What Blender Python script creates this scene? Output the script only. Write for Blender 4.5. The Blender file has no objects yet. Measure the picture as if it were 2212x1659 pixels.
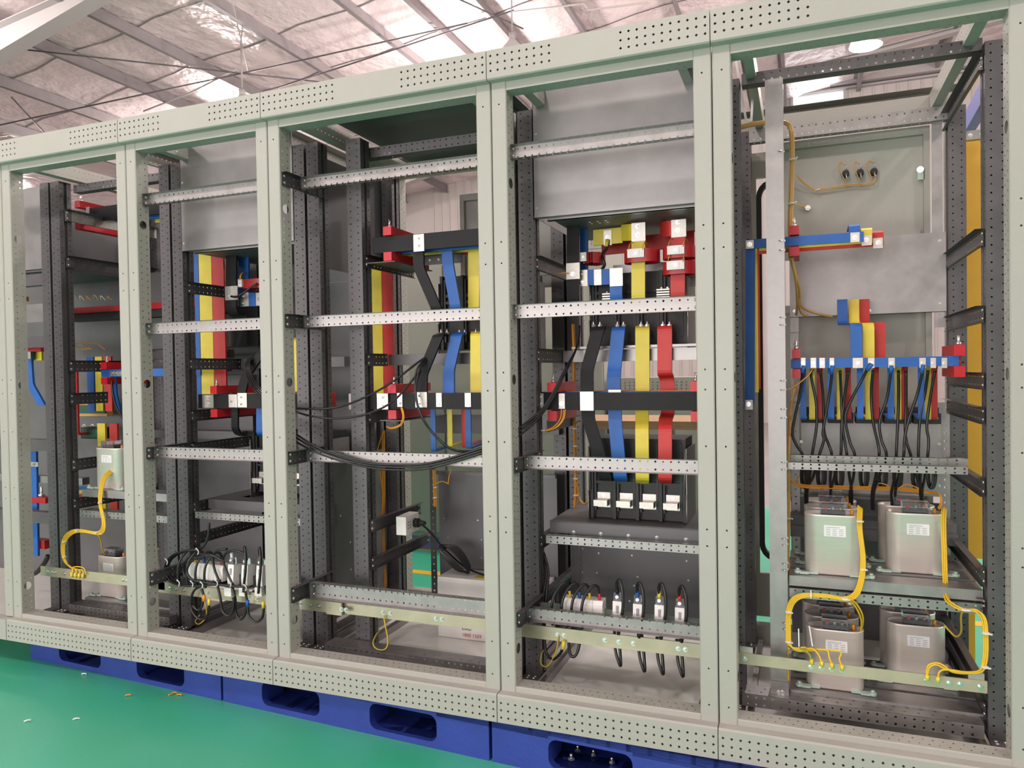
import bpy, math, random
from mathutils import Vector as V, Matrix
random.seed(7)
scene = bpy.context.scene
COL = scene.collection

# ---------------------------------------------------------------- camera
F_PX, YAW, PITCH, ROLL, CAM_D, CAM_H = 1609.58, 0.369634, -0.0179748, -0.0163991, 2.2503, 1.15994
_fw = V((-math.sin(YAW)*math.cos(PITCH), math.cos(YAW)*math.cos(PITCH), math.sin(PITCH)))
_r0 = V((math.cos(YAW), math.sin(YAW), 0)); _u0 = _r0.cross(_fw)
_rt = _r0*math.cos(ROLL) + _u0*math.sin(ROLL); _up = _u0*math.cos(ROLL) - _r0*math.sin(ROLL)
CAM = V((0, -CAM_D, CAM_H))
cd = bpy.data.cameras.new('camera'); cam = bpy.data.objects.new('camera', cd); COL.objects.link(cam)
cd.sensor_fit = 'HORIZONTAL'; cd.sensor_width = 36.0; cd.lens = 36.0*F_PX/2212
cd.clip_start = 0.05; cd.clip_end = 200
cam.matrix_world = Matrix(((_rt.x, _up.x, -_fw.x, CAM.x), (_rt.y, _up.y, -_fw.y, CAM.y), (_rt.z, _up.z, -_fw.z, CAM.z), (0, 0, 0, 1)))
scene.camera = cam

def ray(px, py): return _rt*((px-1106)/F_PX) - _up*((py-829.5)/F_PX) + _fw
def at(px, py, y):
    d = ray(px, py); return CAM + d*((y-CAM.y)/d.y)
def atx(px, py, x):
    d = ray(px, py); return CAM + d*((x-CAM.x)/d.x)
def atz(px, py, z):
    d = ray(px, py); return CAM + d*((z-CAM.z)/d.z)

# ---------------------------------------------------------------- world and light
w = bpy.data.worlds.new('world'); scene.world = w; w.use_nodes = True
w.node_tree.nodes['Background'].inputs[0].default_value = (0.93, 0.97, 1.0, 1)
w.node_tree.nodes['Background'].inputs[1].default_value = 4.0
scene.view_settings.view_transform = 'Standard'; scene.view_settings.look = 'None'
scene.view_settings.gamma = 1.0; scene.view_settings.use_curve_mapping = False
scene.view_settings.exposure = -0.2

def area(name, loc, target, sx, sy, power, col=(1, 1, 1)):
    ld = bpy.data.lights.new(name, 'AREA'); ld.shape = 'RECTANGLE'; ld.size = sx; ld.size_y = sy
    ld.energy = power; ld.color = col
    o = bpy.data.objects.new(name, ld); COL.objects.link(o); o.location = loc
    o.rotation_euler = (V(target)-V(loc)).to_track_quat('-Z', 'Y').to_euler()
    return o
# daylight entering through the long window band and the doors of the wall behind the photographer
area('daylight_window_band', (-3.0, -10.6, 4.2), (-3.0, 0, 4.0), 24.0, 3.4, 150, (1.0, 0.93, 0.92))
area('daylight_doorway', (-6.0, -10.6, 1.3), (-6.0, 0, 1.3), 12.0, 2.8, 900, (1.0, 0.93, 0.925))
area('side_fill_light', (11.7, 0.0, 4.4), (0, 0.0, 4.6), 18.0, 3.2, 520, (1.0, 0.88, 0.88))  # fill light added from the right for faces turned to +x
for lx, ly in ((-11.5, -4.5), (-6.5, -4.5), (-1.5, -4.5), (3.5, -4.5), (-10.5, 3.0), (-5.0, 2.6), (0.5, 2.4), (5.5, 3.0), (-10.5, 9.5), (-4.9, 9.0), (0.65, 8.8), (6.0, 9.5), (-16.5, 3.0), (-16.5, 9.5)):  # the far left pair is unseen, added to brighten the roof
    ld = bpy.data.lights.new('high_bay_light', 'POINT'); ld.energy = 300 if ly < 0 else 360; ld.color = (1.0, 0.885, 0.85); ld.shadow_soft_size = 0.2
    o = bpy.data.objects.new('high_bay_light', ld); COL.objects.link(o); o.location = (lx, ly, 5.3)

# ---------------------------------------------------------------- materials
def new_mat(name):
    m = bpy.data.materials.new(name); m.use_nodes = True
    return m, m.node_tree, m.node_tree.nodes['Principled BSDF']
def mat(name, col, rough=0.5, metal=0.0, noise=0.0, nscale=20.0, bump=0.0, bscale=60.0, stretch=None, col2=None, rvar=0.0, spec=None, coat=0.0):
    m, nt, b = new_mat(name)
    b.inputs['Base Color'].default_value = (*col, 1); b.inputs['Roughness'].default_value = rough; b.inputs['Metallic'].default_value = metal
    if spec is not None: b.inputs['Specular IOR Level'].default_value = spec
    if coat: b.inputs['Coat Weight'].default_value = coat
    tc = nt.nodes.new('ShaderNodeTexCoord'); mp = nt.nodes.new('ShaderNodeMapping')
    nt.links.new(tc.outputs['Object'], mp.inputs['Vector'])
    if stretch: mp.inputs['Scale'].default_value = stretch
    if noise or col2:
        n = nt.nodes.new('ShaderNodeTexNoise'); n.inputs['Scale'].default_value = nscale; n.inputs['Detail'].default_value = 5
        nt.links.new(mp.outputs[0], n.inputs['Vector'])
        r = nt.nodes.new('ShaderNodeValToRGB'); r.color_ramp.elements[0].position = 0.3; r.color_ramp.elements[1].position = 0.7
        c2 = col2 if col2 else tuple(c*(1-noise) for c in col)
        r.color_ramp.elements[0].color = (*c2, 1); r.color_ramp.elements[1].color = (*col, 1)
        nt.links.new(n.outputs['Fac'], r.inputs[0]); nt.links.new(r.outputs[0], b.inputs['Base Color'])
        if rvar:
            mr = nt.nodes.new('ShaderNodeMapRange'); mr.inputs['To Min'].default_value = rough-rvar; mr.inputs['To Max'].default_value = rough+rvar
            nt.links.new(n.outputs['Fac'], mr.inputs['Value']); nt.links.new(mr.outputs[0], b.inputs['Roughness'])
    if bump:
        n2 = nt.nodes.new('ShaderNodeTexNoise'); n2.inputs['Scale'].default_value = bscale; n2.inputs['Detail'].default_value = 4
        nt.links.new(mp.outputs[0], n2.inputs['Vector'])
        bp = nt.nodes.new('ShaderNodeBump'); bp.inputs['Strength'].default_value = bump; bp.inputs['Distance'].default_value = 0.01
        nt.links.new(n2.outputs['Fac'], bp.inputs['Height']); nt.links.new(bp.outputs[0], b.inputs['Normal'])
    return m
M = {}
M['cream'] = mat('cream_powder_coat', (0.405, 0.402, 0.36), 0.40, 0, 0.04, 3, 0.05, 400)
M['galv'] = mat('galvanised_steel', (0.36, 0.347, 0.34), 0.4, 0.75, 0.18, 22, 0, rvar=0.08)
M['galv_dark'] = mat('galvanised_dark_reflection', (0.125, 0.12, 0.124), 0.45, 0.5, 0.16, 14, 0, rvar=0.06)  # galvanised like the rails, with the dark it reflects put into the colour
M['galv_sheet'] = mat('galvanised_sheet', (0.29, 0.285, 0.285), 0.4, 0.7, 0.16, 9, 0.03, 30, rvar=0.07)
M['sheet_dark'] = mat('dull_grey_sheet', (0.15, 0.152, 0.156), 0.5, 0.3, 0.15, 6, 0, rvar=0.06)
M['base_sheet'] = mat('pale_base_sheet', (0.82, 0.82, 0.78), 0.36, 0.1, 0.14, 5, 0.04, 8)
M['zinc_yellow'] = mat('yellow_passivated_bar', (0.58, 0.52, 0.38), 0.4, 0.55, 0.28, 12, 0, col2=(0.44, 0.41, 0.30))
M['tin'] = mat('tinned_copper', (0.60, 0.57, 0.53), 0.4, 0.75, 0.12, 60)
M['bolt'] = mat('zinc_bolt', (0.78, 0.78, 0.76), 0.25, 0.95)
M['black'] = mat('black_sleeve', (0.010, 0.010, 0.012), 0.6, 0, 0.2, 30, spec=0.35)
M['blue'] = mat('blue_sleeve', (0.014, 0.12, 0.46), 0.5, 0, 0.15, 20)
M['yellow'] = mat('yellow_sleeve', (0.80, 0.64, 0.06), 0.45, 0, 0.1, 20)
M['red'] = mat('red_sleeve', (0.64, 0.035, 0.03), 0.48, 0, 0.12, 20)
M['red_resin'] = mat('red_resin', (0.60, 0.012, 0.022), 0.4, 0, 0.1, 30)
M['ct_red'] = mat('dark_red_resin', (0.42, 0.015, 0.02), 0.35, 0, 0.1, 30)
M['white'] = mat('white_plastic', (0.80, 0.79, 0.76), 0.35)
M['breaker'] = mat('charcoal_plastic', (0.024, 0.0245, 0.026), 0.55, 0, 0.15, 40)
M['cable'] = mat('black_cable', (0.012, 0.012, 0.013), 0.32)
M['wire'] = mat('orange_yellow_wire', (0.72, 0.30, 0.02), 0.4)
M['wire_tan'] = mat('tan_wire', (0.62, 0.36, 0.11), 0.4)
M['can'] = mat('brushed_aluminium_can', (0.86, 0.79, 0.725), 0.36, 0.5, 0.06, 8, stretch=(1, 1, 12), rvar=0.05)
M['green_clamp'] = mat('pale_green_clamp', (0.46, 0.60, 0.52), 0.4, 0.2)
M['pallet'] = mat('blue_polyethylene', (0.028, 0.055, 0.34), 0.45, 0, 0.22, 7, 0.08, 60)
M['rubber'] = mat('black_rubber', (0.02, 0.02, 0.022), 0.6)
M['foot_yellow'] = mat('yellow_painted_panel', (0.80, 0.42, 0.035), 0.5, 0, 0.12, 6)
M['violet'] = mat('violet_blue_paint', (0.16, 0.18, 0.52), 0.45)
M['steel_grey'] = mat('grey_painted_steel', (0.34, 0.32, 0.315), 0.5)
M['purlin'] = mat('galvanised_purlin', (0.27, 0.245, 0.25), 0.5, 0.15, 0.12, 8)
M['rafter'] = mat('pale_painted_rafter', (0.40, 0.375, 0.37), 0.5)
M['wall'] = mat('warm_grey_cladding', (0.50, 0.46, 0.44), 0.55, 0, 0.06, 2)
M['bounce_grey'] = mat('neutral_bounce_grey', (0.36, 0.335, 0.325), 0.6, 0, 0.12, 1.5)
M['line'] = mat('yellow_floor_paint', (0.80, 0.48, 0.04), 0.5, 0, 0.15, 8)
M['tag'] = mat('white_label', (0.85, 0.85, 0.86), 0.4)
M['print'] = mat('grey_print', (0.32, 0.32, 0.36), 0.5)
M['print_red'] = mat('red_print', (0.6, 0.06, 0.05), 0.5)
M['tie'] = mat('white_cable_tie', (0.82, 0.82, 0.80), 0.4)
M['copper'] = mat('copper', (0.55, 0.25, 0.12), 0.35, 0.9)
M['wood'] = mat('raw_board', (0.52, 0.34, 0.19), 0.6, 0, 0.2, 12, stretch=(1, 8, 8))
M['pcb'] = mat('circuit_board', (0.02, 0.09, 0.06), 0.4)
M['earth'] = mat('yellow_earth_wire', (0.76, 0.50, 0.02), 0.38); M['earth_green'] = mat('green_wire_stripe', (0.05, 0.24, 0.05), 0.38)
# clear plastic
m, nt, b = new_mat('clear_plastic'); b.inputs['Base Color'].default_value = (0.85, 0.88, 0.95, 1); b.inputs['Roughness'].default_value = 0.08
b.inputs['Transmission Weight'].default_value = 0.92; b.inputs['IOR'].default_value = 1.25; M['clear'] = m
# green floor: worn epoxy with pale scuffs
m, nt, b = new_mat('green_epoxy_floor')
tc = nt.nodes.new('ShaderNodeTexCoord')
n1 = nt.nodes.new('ShaderNodeTexNoise'); n1.inputs['Scale'].default_value = 1.3; n1.inputs['Detail'].default_value = 6
n2 = nt.nodes.new('ShaderNodeTexNoise'); n2.inputs['Scale'].default_value = 38; n2.inputs['Detail'].default_value = 3
for n in (n1, n2): nt.links.new(tc.outputs['Object'], n.inputs['Vector'])
r1 = nt.nodes.new('ShaderNodeValToRGB'); r1.color_ramp.elements[0].position = 0.35; r1.color_ramp.elements[0].color = (0.045, 0.43, 0.25, 1)
r1.color_ramp.elements[1].position = 0.72; r1.color_ramp.elements[1].color = (0.095, 0.50, 0.34, 1)
r2 = nt.nodes.new('ShaderNodeValToRGB'); r2.color_ramp.elements[0].position = 0.70; r2.color_ramp.elements[0].color = (0, 0, 0, 1)
r2.color_ramp.elements[1].position = 0.80; r2.color_ramp.elements[1].color = (0.5, 0.5, 0.5, 1)
nt.links.new(n1.outputs['Fac'], r1.inputs[0]); nt.links.new(n2.outputs['Fac'], r2.inputs[0])
mx = nt.nodes.new('ShaderNodeMix'); mx.data_type = 'RGBA'; mx.inputs[7].default_value = (0.36, 0.52, 0.36, 1)
nt.links.new(r2.outputs[0], mx.inputs[0]); nt.links.new(r1.outputs[0], mx.inputs[6]); nt.links.new(mx.outputs[2], b.inputs['Base Color'])
b.inputs['Roughness'].default_value = 0.33; M['floor'] = m
# crinkled foil insulation under the roof sheets
m, nt, b = new_mat('foil_insulation'); b.inputs['Metallic'].default_value = 0.25; b.inputs['Roughness'].default_value = 0.38
b.inputs['Base Color'].default_value = (0.87, 0.75, 0.755, 1)
tc = nt.nodes.new('ShaderNodeTexCoord'); mp = nt.nodes.new('ShaderNodeMapping'); mp.inputs['Scale'].default_value = (0.7, 0.5, 1)
nt.links.new(tc.outputs['Object'], mp.inputs['Vector'])
n1 = nt.nodes.new('ShaderNodeTexNoise'); n1.inputs['Scale'].default_value = 1.1; n1.inputs['Detail'].default_value = 5; n1.inputs['Roughness'].default_value = 0.55
nt.links.new(mp.outputs[0], n1.inputs['Vector'])
bp = nt.nodes.new('ShaderNodeBump'); bp.inputs['Strength'].default_value = 0.7; bp.inputs['Distance'].default_value = 0.4
nt.links.new(n1.outputs['Fac'], bp.inputs['Height']); nt.links.new(bp.outputs[0], b.inputs['Normal'])
M['foil'] = m

# ---------------------------------------------------------------- mesh builder
class MB:
    def __init__(s): s.v = []; s.f = []; s.sm = []; s.ring = 6
    def quad(s, a, b, c, d, sm=False):
        i = len(s.v); s.v += [tuple(a), tuple(b), tuple(c), tuple(d)]; s.f.append((i, i+1, i+2, i+3)); s.sm.append(sm); return s
    def box(s, x0, x1, y0, y1, z0, z1): return s.obox(V(((x0+x1)/2, (y0+y1)/2, (z0+z1)/2)), V((abs(x1-x0)/2, 0, 0)), V((0, abs(y1-y0)/2, 0)), V((0, 0, abs(z1-z0)/2)))
    def obox(s, c, a, b, d, ch=0.0):
        c = V(c); i = len(s.v)
        for sx in (-1, 1):
            for sy in (-1, 1):
                for sz in (-1, 1): s.v.append(tuple(c+a*sx+b*sy+d*sz))
        for q in ((0, 1, 3, 2), (4, 6, 7, 5), (0, 4, 5, 1), (2, 3, 7, 6), (0, 2, 6, 4), (1, 5, 7, 3)): s.f.append(tuple(i+k for k in q)); s.sm.append(False)
        return s
    def loft(s, rings, cap=True, sm=False, closed=True):
        n = len(rings[0]); i = len(s.v)
        for r in rings: s.v += [tuple(p) for p in r]
        for k in range(len(rings)-1):
            for j in range(n if closed else n-1):
                s.f.append((i+k*n+j, i+k*n+(j+1) % n, i+(k+1)*n+(j+1) % n, i+(k+1)*n+j)); s.sm.append(sm)
        if cap and closed:
            s.f.append(tuple(i+j for j in reversed(range(n)))); s.sm.append(False)
            s.f.append(tuple(i+(len(rings)-1)*n+j for j in range(n))); s.sm.append(False)
        return s
    def cyl(s, p, q, r, n=12, r2=None, sm=True):
        p, q = V(p), V(q); d = (q-p).normalized(); a = d.orthogonal().normalized(); b = d.cross(a); r2 = r if r2 is None else r2
        R = lambda c, rad: [c+(a*math.cos(2*math.pi*k/n)+b*math.sin(2*math.pi*k/n))*rad for k in range(n)]
        return s.loft([R(p, r), R(q, r2)], sm=sm)
    def tube(s, pts, r, n=8, sub=5):
        P = spline(pts, sub); rings = []; a = None; s.ring = n
        for k, p in enumerate(P):
            d = (P[min(k+1, len(P)-1)]-P[max(k-1, 0)])
            d = d.normalized() if d.length > 1e-9 else V((0, 0, 1))
            a = (d.orthogonal() if a is None else a-d*a.dot(d)); a = a.normalized() if a.length > 1e-6 else d.orthogonal().normalized()
            b = d.cross(a); rings.append([p+(a*math.cos(2*math.pi*j/n)+b*math.sin(2*math.pi*j/n))*r for j in range(n)])
        return s.loft(rings, sm=True)
    def prism(s, prof, o, a, b, w, sm=False):
        o, a, b, w = V(o), V(a), V(b), V(w)
        r0 = [o+a*x+b*y for x, y in prof]; return s.loft([r0, [p+w for p in r0]], sm=sm)
    def plate(s, o, u, v, L, W, cols, shape='o', wall=None):
        """sheet of length L along u and width W along v; cols = [(v centre, [(u, r), ...])] columns of punched holes"""
        o, u, v = V(o), V(u), V(v)
        P = lambda x, y: o+u*x+v*y
        cols = sorted((c for c in cols if c[1]), key=lambda c: c[0])
        if not cols: s.quad(P(0, 0), P(L, 0), P(L, W), P(0, W)); return s
        vb = [0.0]+[(cols[k][0]+cols[k+1][0])/2 for k in range(len(cols)-1)]+[W]
        for k, (vc, hs) in enumerate(cols):
            rm = max(h[1] for h in hs)*1.35
            y0, y1 = max(vb[k], vc-rm*1.2), min(vb[k+1], vc+rm*1.2)
            if y0 > vb[k]+1e-6: s.quad(P(0, vb[k]), P(L, vb[k]), P(L, y0), P(0, y0))
            if y1 < vb[k+1]-1e-6: s.quad(P(0, y1), P(L, y1), P(L, vb[k+1]), P(0, vb[k+1]))
            hs = sorted(hs); ub = [0.0]+[(hs[j][0]+hs[j+1][0])/2 for j in range(len(hs)-1)]+[L]
            for j, (uc, r) in enumerate(hs):
                x0, x1 = ub[j], ub[j+1]
                i = len(s.v)
                out = [(x1, vc), (x1, y1), (uc, y1), (x0, y1), (x0, vc), (x0, y0), (uc, y0), (x1, y0)]
                for x, y in out: s.v.append(tuple(P(x, y)))
                for q in range(8):
                    a = q*math.pi/4; rr = r if (shape == 'o' or q % 2 == 0) else r*0.7071
                    s.v.append(tuple(P(uc+rr*math.cos(a), vc+rr*math.sin(a))))
                for q in range(8):
                    n = (q+1) % 8; s.f.append((i+q, i+n, i+8+n, i+8+q)); s.sm.append(False)
                if wall:
                    wv = V(wall); m = len(s.v)
                    for q in range(8): s.v.append(tuple(V(s.v[i+8+q])+wv))
                    for q in range(8):
                        n = (q+1) % 8; s.f.append((i+8+q, i+8+n, m+n, m+q)); s.sm.append(False)
        return s
    def extr(s, pts, o, a, b, w, L, perf=None, shape='o'):
        """open sheet-metal profile pts (in a, b) pulled along w by L; perf = {segment: [(offset, pitch, r, start)]}"""
        o, a, b, w = V(o), V(a), V(b), V(w)
        for k in range(len(pts)-1):
            p = o+a*pts[k][0]+b*pts[k][1]; q = o+a*pts[k+1][0]+b*pts[k+1][1]; d = q-p
            cols = []
            for (off, pitch, r, st) in (perf or {}).get(k, []):
                n = int((L-st-r*2)/pitch)+1
                cols.append((off, [(st+j*pitch, r*(1.0 if j % 2 else 0.8)) for j in range(n)]))
            s.plate(p, w, d.normalized(), L, d.length, cols, shape)
        return s
    def obj(s, name, m):
        me = bpy.data.meshes.new(name); me.from_pydata(s.v, [], s.f)
        me.polygons.foreach_set('use_smooth', s.sm)
        me.materials.append(M[m] if isinstance(m, str) else m)
        if m == 'earth':
            me.materials.append(M['earth_green'])
            for p in me.polygons:
                if len(p.vertices) == 4 and p.index % s.ring == 0: p.material_index = 1
        me.update()
        return bpy.data.objects.new(name, me)

def spline(pts, sub=5):
    pts = [V(p) for p in pts]
    if len(pts) < 3 or sub <= 1: return pts
    out = []
    for k in range(len(pts)-1):
        p0, p1, p2, p3 = pts[max(k-1, 0)], pts[k], pts[k+1], pts[min(k+2, len(pts)-1)]
        for j in range(sub):
            t = j/sub; out.append(0.5*((2*p1)+(p2-p0)*t+(2*p0-5*p1+4*p2-p3)*t*t+(3*p1-p0-3*p2+p3)*t**3))
    out.append(pts[-1]); return out

LOC = {}
def part(name, mb, m, parent, label=None):
    """one mesh with world coordinates, child of parent (whose placement is stored in LOC)"""
    o = mb.obj(name, m); COL.objects.link(o); o.parent = parent
    o.matrix_parent_inverse = Matrix.Translation(-LOC[parent.name]); LOC[o.name] = V((0, 0, 0))
    if label: o['label'] = label
    return o
def sub(name, mb, m, parent, label=None):
    o = mb.obj(name, m); COL.objects.link(o); o.parent = parent
    if label: o['label'] = label
    return o
def thing(name, label, cat, loc, group=None):
    o = bpy.data.objects.new(name, None); COL.objects.link(o); o.location = loc; LOC[o.name] = V(loc)
    o.empty_display_size = 0.1; o['label'] = label; o['category'] = cat
    if group: o['group'] = group
    return o
def solid(name, mb, m, label, cat, group=None):
    """a thing that is one mesh; its origin goes to the base of its bounding box"""
    xs, ys, zs = zip(*mb.v); c = V(((min(xs)+max(xs))/2, (min(ys)+max(ys))/2, min(zs)))
    mb.v = [tuple(V(p)-c) for p in mb.v]
    o = mb.obj(name, m); o.location = c; COL.objects.link(o); LOC[o.name] = c
    o['label'] = label; o['category'] = cat
    if group: o['group'] = group
    return o
def struct(name, mb, m, label=None, parent=None):
    o = mb.obj(name, m); COL.objects.link(o)
    if parent: o.parent = parent
    else:
        o['kind'] = 'structure'
        if label: o['label'] = label
    LOC[o.name] = V((0, 0, 0)); return o

# shared bolt: washer, hexagon nut and thread end, axis +Z
_b = MB(); _b.cyl((0, 0, 0), (0, 0, 0.12), 1.0, 10); _b.cyl((0, 0, 0.12), (0, 0, 0.62), 0.62, 6, sm=False); _b.cyl((0, 0, 0.62), (0, 0, 1.05), 0.34, 8)
BOLT = _b.obj('bolt', 'bolt').data
_b = MB(); _b.cyl((0, 0, 0), (0, 0, 0.10), 1.0, 10)
_b.loft([[V((math.cos(t*math.pi/4)*r, math.sin(t*math.pi/4)*r, z)) for t in range(8)] for r, z in ((0.72, 0.10), (0.66, 0.3), (0.4, 0.46))], sm=True)
SCREW = _b.obj('screw', 'bolt').data
def bolt(parent, p, d, r=0.007, mesh=None, top=False):
    me = mesh or SCREW
    o = bpy.data.objects.new('bolt' if me is BOLT else 'screw', me); COL.objects.link(o); o.parent = parent
    base = LOC.get(parent.name, V((0, 0, 0)))
    q = V(d).to_track_quat('Z', 'Y').to_matrix().to_4x4()
    o.matrix_basis = Matrix.Translation(V(p)-base) @ q @ Matrix.Scale(r, 4)
    return o
X_, Y_, Z_ = V((1, 0, 0)), V((0, 1, 0)), V((0, 0, 1))
FRONT = V((0, -1, 0))
# ================================================================ the shed
FLOOR_Z = -0.15
ROOF0, ROOFS = 7.26, 0.12            # roof height over x = 0 and its rise towards +x
roof_z = lambda x: ROOF0+ROOFS*x
gx0, gx1, gy0, gy1 = -9.0, 4.0, -5.0, 5.0     # green epoxy zone; unseen grey surround added to cut the green bounce
fl = struct('floor', MB().quad((gx0, gy0, FLOOR_Z), (gx1, gy0, FLOOR_Z), (gx1, gy1, FLOOR_Z), (gx0, gy1, FLOOR_Z)), 'floor')
cf = MB()
for a, b, c, d in ((-22, 12, -11, gy0), (-22, 12, gy1, 17), (-22, gx0, gy0, gy1), (gx1, 12, gy0, gy1)): cf.quad((a, c, FLOOR_Z), (b, c, FLOOR_Z), (b, d, FLOOR_Z), (a, d, FLOOR_Z))
struct('neutral_bounce_surround', cf, 'bounce_grey', parent=fl)
for px, py in ((1187, 1207), (1187, 1262)):
    p = atz(px, py, FLOOR_Z); struct('painted_line', MB().box(gx0, gx1, p.y-0.04, p.y+0.04, FLOOR_Z, FLOOR_Z+0.002), 'line', parent=fl)
rf = struct('ceiling', MB().quad((-22, 17, roof_z(-22)), (12, 17, roof_z(12)), (12, -11, roof_z(12)), (-22, -11, roof_z(-22))), 'foil')
# long seams of the foil rolls across the purlins
for yy in (-1.5, 0.1, 1.3, 2.5, 3.7, 5.9, 7.2, 8.6, 10.0, 11.4):
    mb = MB(); n = 60
    for k in range(n):
        xa, xb = -21+k*0.5, -21+(k+1)*0.5
        ja, jb = yy+0.05*math.sin(k*1.7+yy), yy+0.05*math.sin((k+1)*1.7+yy)
        mb.quad((xa, ja, roof_z(xa)-0.012), (xb, jb, roof_z(xb)-0.012), (xb, jb+0.035, roof_z(xb)-0.004), (xa, ja+0.035, roof_z(xa)-0.004))
    struct('foil_seam', mb, 'purlin', parent=rf)
for x in (-13.0, -11.5, -10.1, -8.85, -7.4, -6.0, -5.2, -4.4, -3.3, -1.8, -0.3, 1.2, 2.7, 4.2, 5.7):
    z = roof_z(x)-0.01
    mb = MB().extr([(0.07, -0.20), (0.0, -0.20), (0.0, 0.0), (-0.07, 0.0)], (x, -11, z), X_, Z_, Y_, 27.9)
    struct('purlin', mb, 'purlin', parent=rf)
# tapered rafter crossing at the upper left
for ry, cx in ((4.7, -13), (-5.5, -13), (13.8, -13)):
    mb = MB()
    zt = lambda x: roof_z(x)-0.21
    zb = lambda x: roof_z(x)-max(0.30, 0.40+(-8.23-x)*0.108)
    for (ya, yb, f0, f1) in ((ry-0.11, ry+0.11, zb, lambda x: zb(x)+0.016), (ry-0.006, ry+0.006, lambda x: zb(x)+0.016, zt), (ry-0.11, ry+0.11, zt, lambda x: zt(x)+0.014)):
        mb.loft([[V((x, ya, f0(x))), V((x, yb, f0(x))), V((x, yb, f1(x))), V((x, ya, f1(x)))] for x in (-22.0, -7.3, 12.0)])
    struct('rafter', mb, 'rafter', parent=rf)
# thin bracing rods and electrical conduit under the roof
def rod(name, pts, r, m): return struct(name, MB().tube([V(p) for p in pts], r, 6, 1), m, parent=rf)
def rp(px, py, dz=0.25):   # point a little below the roof plane, under an image position of the roof
    d = ray(px, py); t = (ROOF0-dz+ROOFS*CAM.x-CAM.z)/(d.z-ROOFS*d.x); return CAM+d*t
for a, b in (((35, 105), (720, 180)), ((0, 270), (560, 150)), ((540, 155), (1010, 50)), ((930, -30), (1130, 62)), ((25, 210), (95, 285)), ((600, 190), (1110, 22))):
    rod('brace_rod', [rp(*a, 0.3), rp(*b, 0.3)], 0.012, 'galv_dark')
for pts in (((310, 240), (400, 205), (415, 198), (510, 150), (530, 165)), ((1110, 25), (1260, 8), (1270, 22), (1400, 5))):
    rod('conduit', [rp(*p, 0.22) for p in pts], 0.014, 'wall')
rod('lamp_hanger', [rp(500, -5, 0.2), rp(536, 155, 0.2)], 0.010, 'rafter')
# back wall: cladding with standing ribs, eave beam, window opening with bright daylight
WY = 16.0
wb = MB(); wx0, wx1, wz0, wz1 = -0.10, 0.94, 6.55, 7.26
for (xa, xb, za, zb_) in ((-22, wx0, FLOOR_Z, 9), (wx1, 12, FLOOR_Z, 9), (wx0, wx1, FLOOR_Z, wz0), (wx0, wx1, wz1, 9)): wb.box(xa, xb, WY, WY+0.06, za, zb_)
wk = struct('wall_back', wb, 'wall')
rb = MB()
for k in range(-40, 24):
    xx = 0.12+k*0.235
    if wx0-0.05 < xx < wx1+0.05: continue
    rb.box(xx, xx+0.03, WY-0.03, WY, FLOOR_Z, 7.25)
o = struct('cladding_ribs', rb, 'wall', parent=wk); o['kind'] = 'stuff'
struct('eave_beam', MB().box(-22, 12, WY-0.26, WY, 7.34, 7.62), 'rafter', parent=wk)
struct('wall_girt', MB().box(-22, 12, WY-0.12, WY, 7.27, 7.31), 'rafter', parent=wk)
fr = MB()
for (xa, xb, za, zb_) in ((wx0-0.06, wx0, wz0, wz1+0.06), (wx1, wx1+0.06, wz0, wz1+0.06), (wx0, wx1, wz1, wz1+0.06)): fr.box(xa, xb, WY-0.05, WY+0.02, za, zb_)
struct('window_1', fr, 'rafter')
struct('wall_left', MB().quad((-22, -11, FLOOR_Z), (-22, 17, FLOOR_Z), (-22, 17, 9), (-22, -11, 9)), 'wall')
struct('wall_right', MB().quad((12, 17, FLOOR_Z), (12, -11, FLOOR_Z), (12, -11, 9), (12, 17, 9)), 'wall')
struct('wall_front', MB().quad((12, -11, FLOOR_Z), (-22, -11, FLOOR_Z), (-22, -11, 9), (12, -11, 9)), 'wall')

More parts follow.
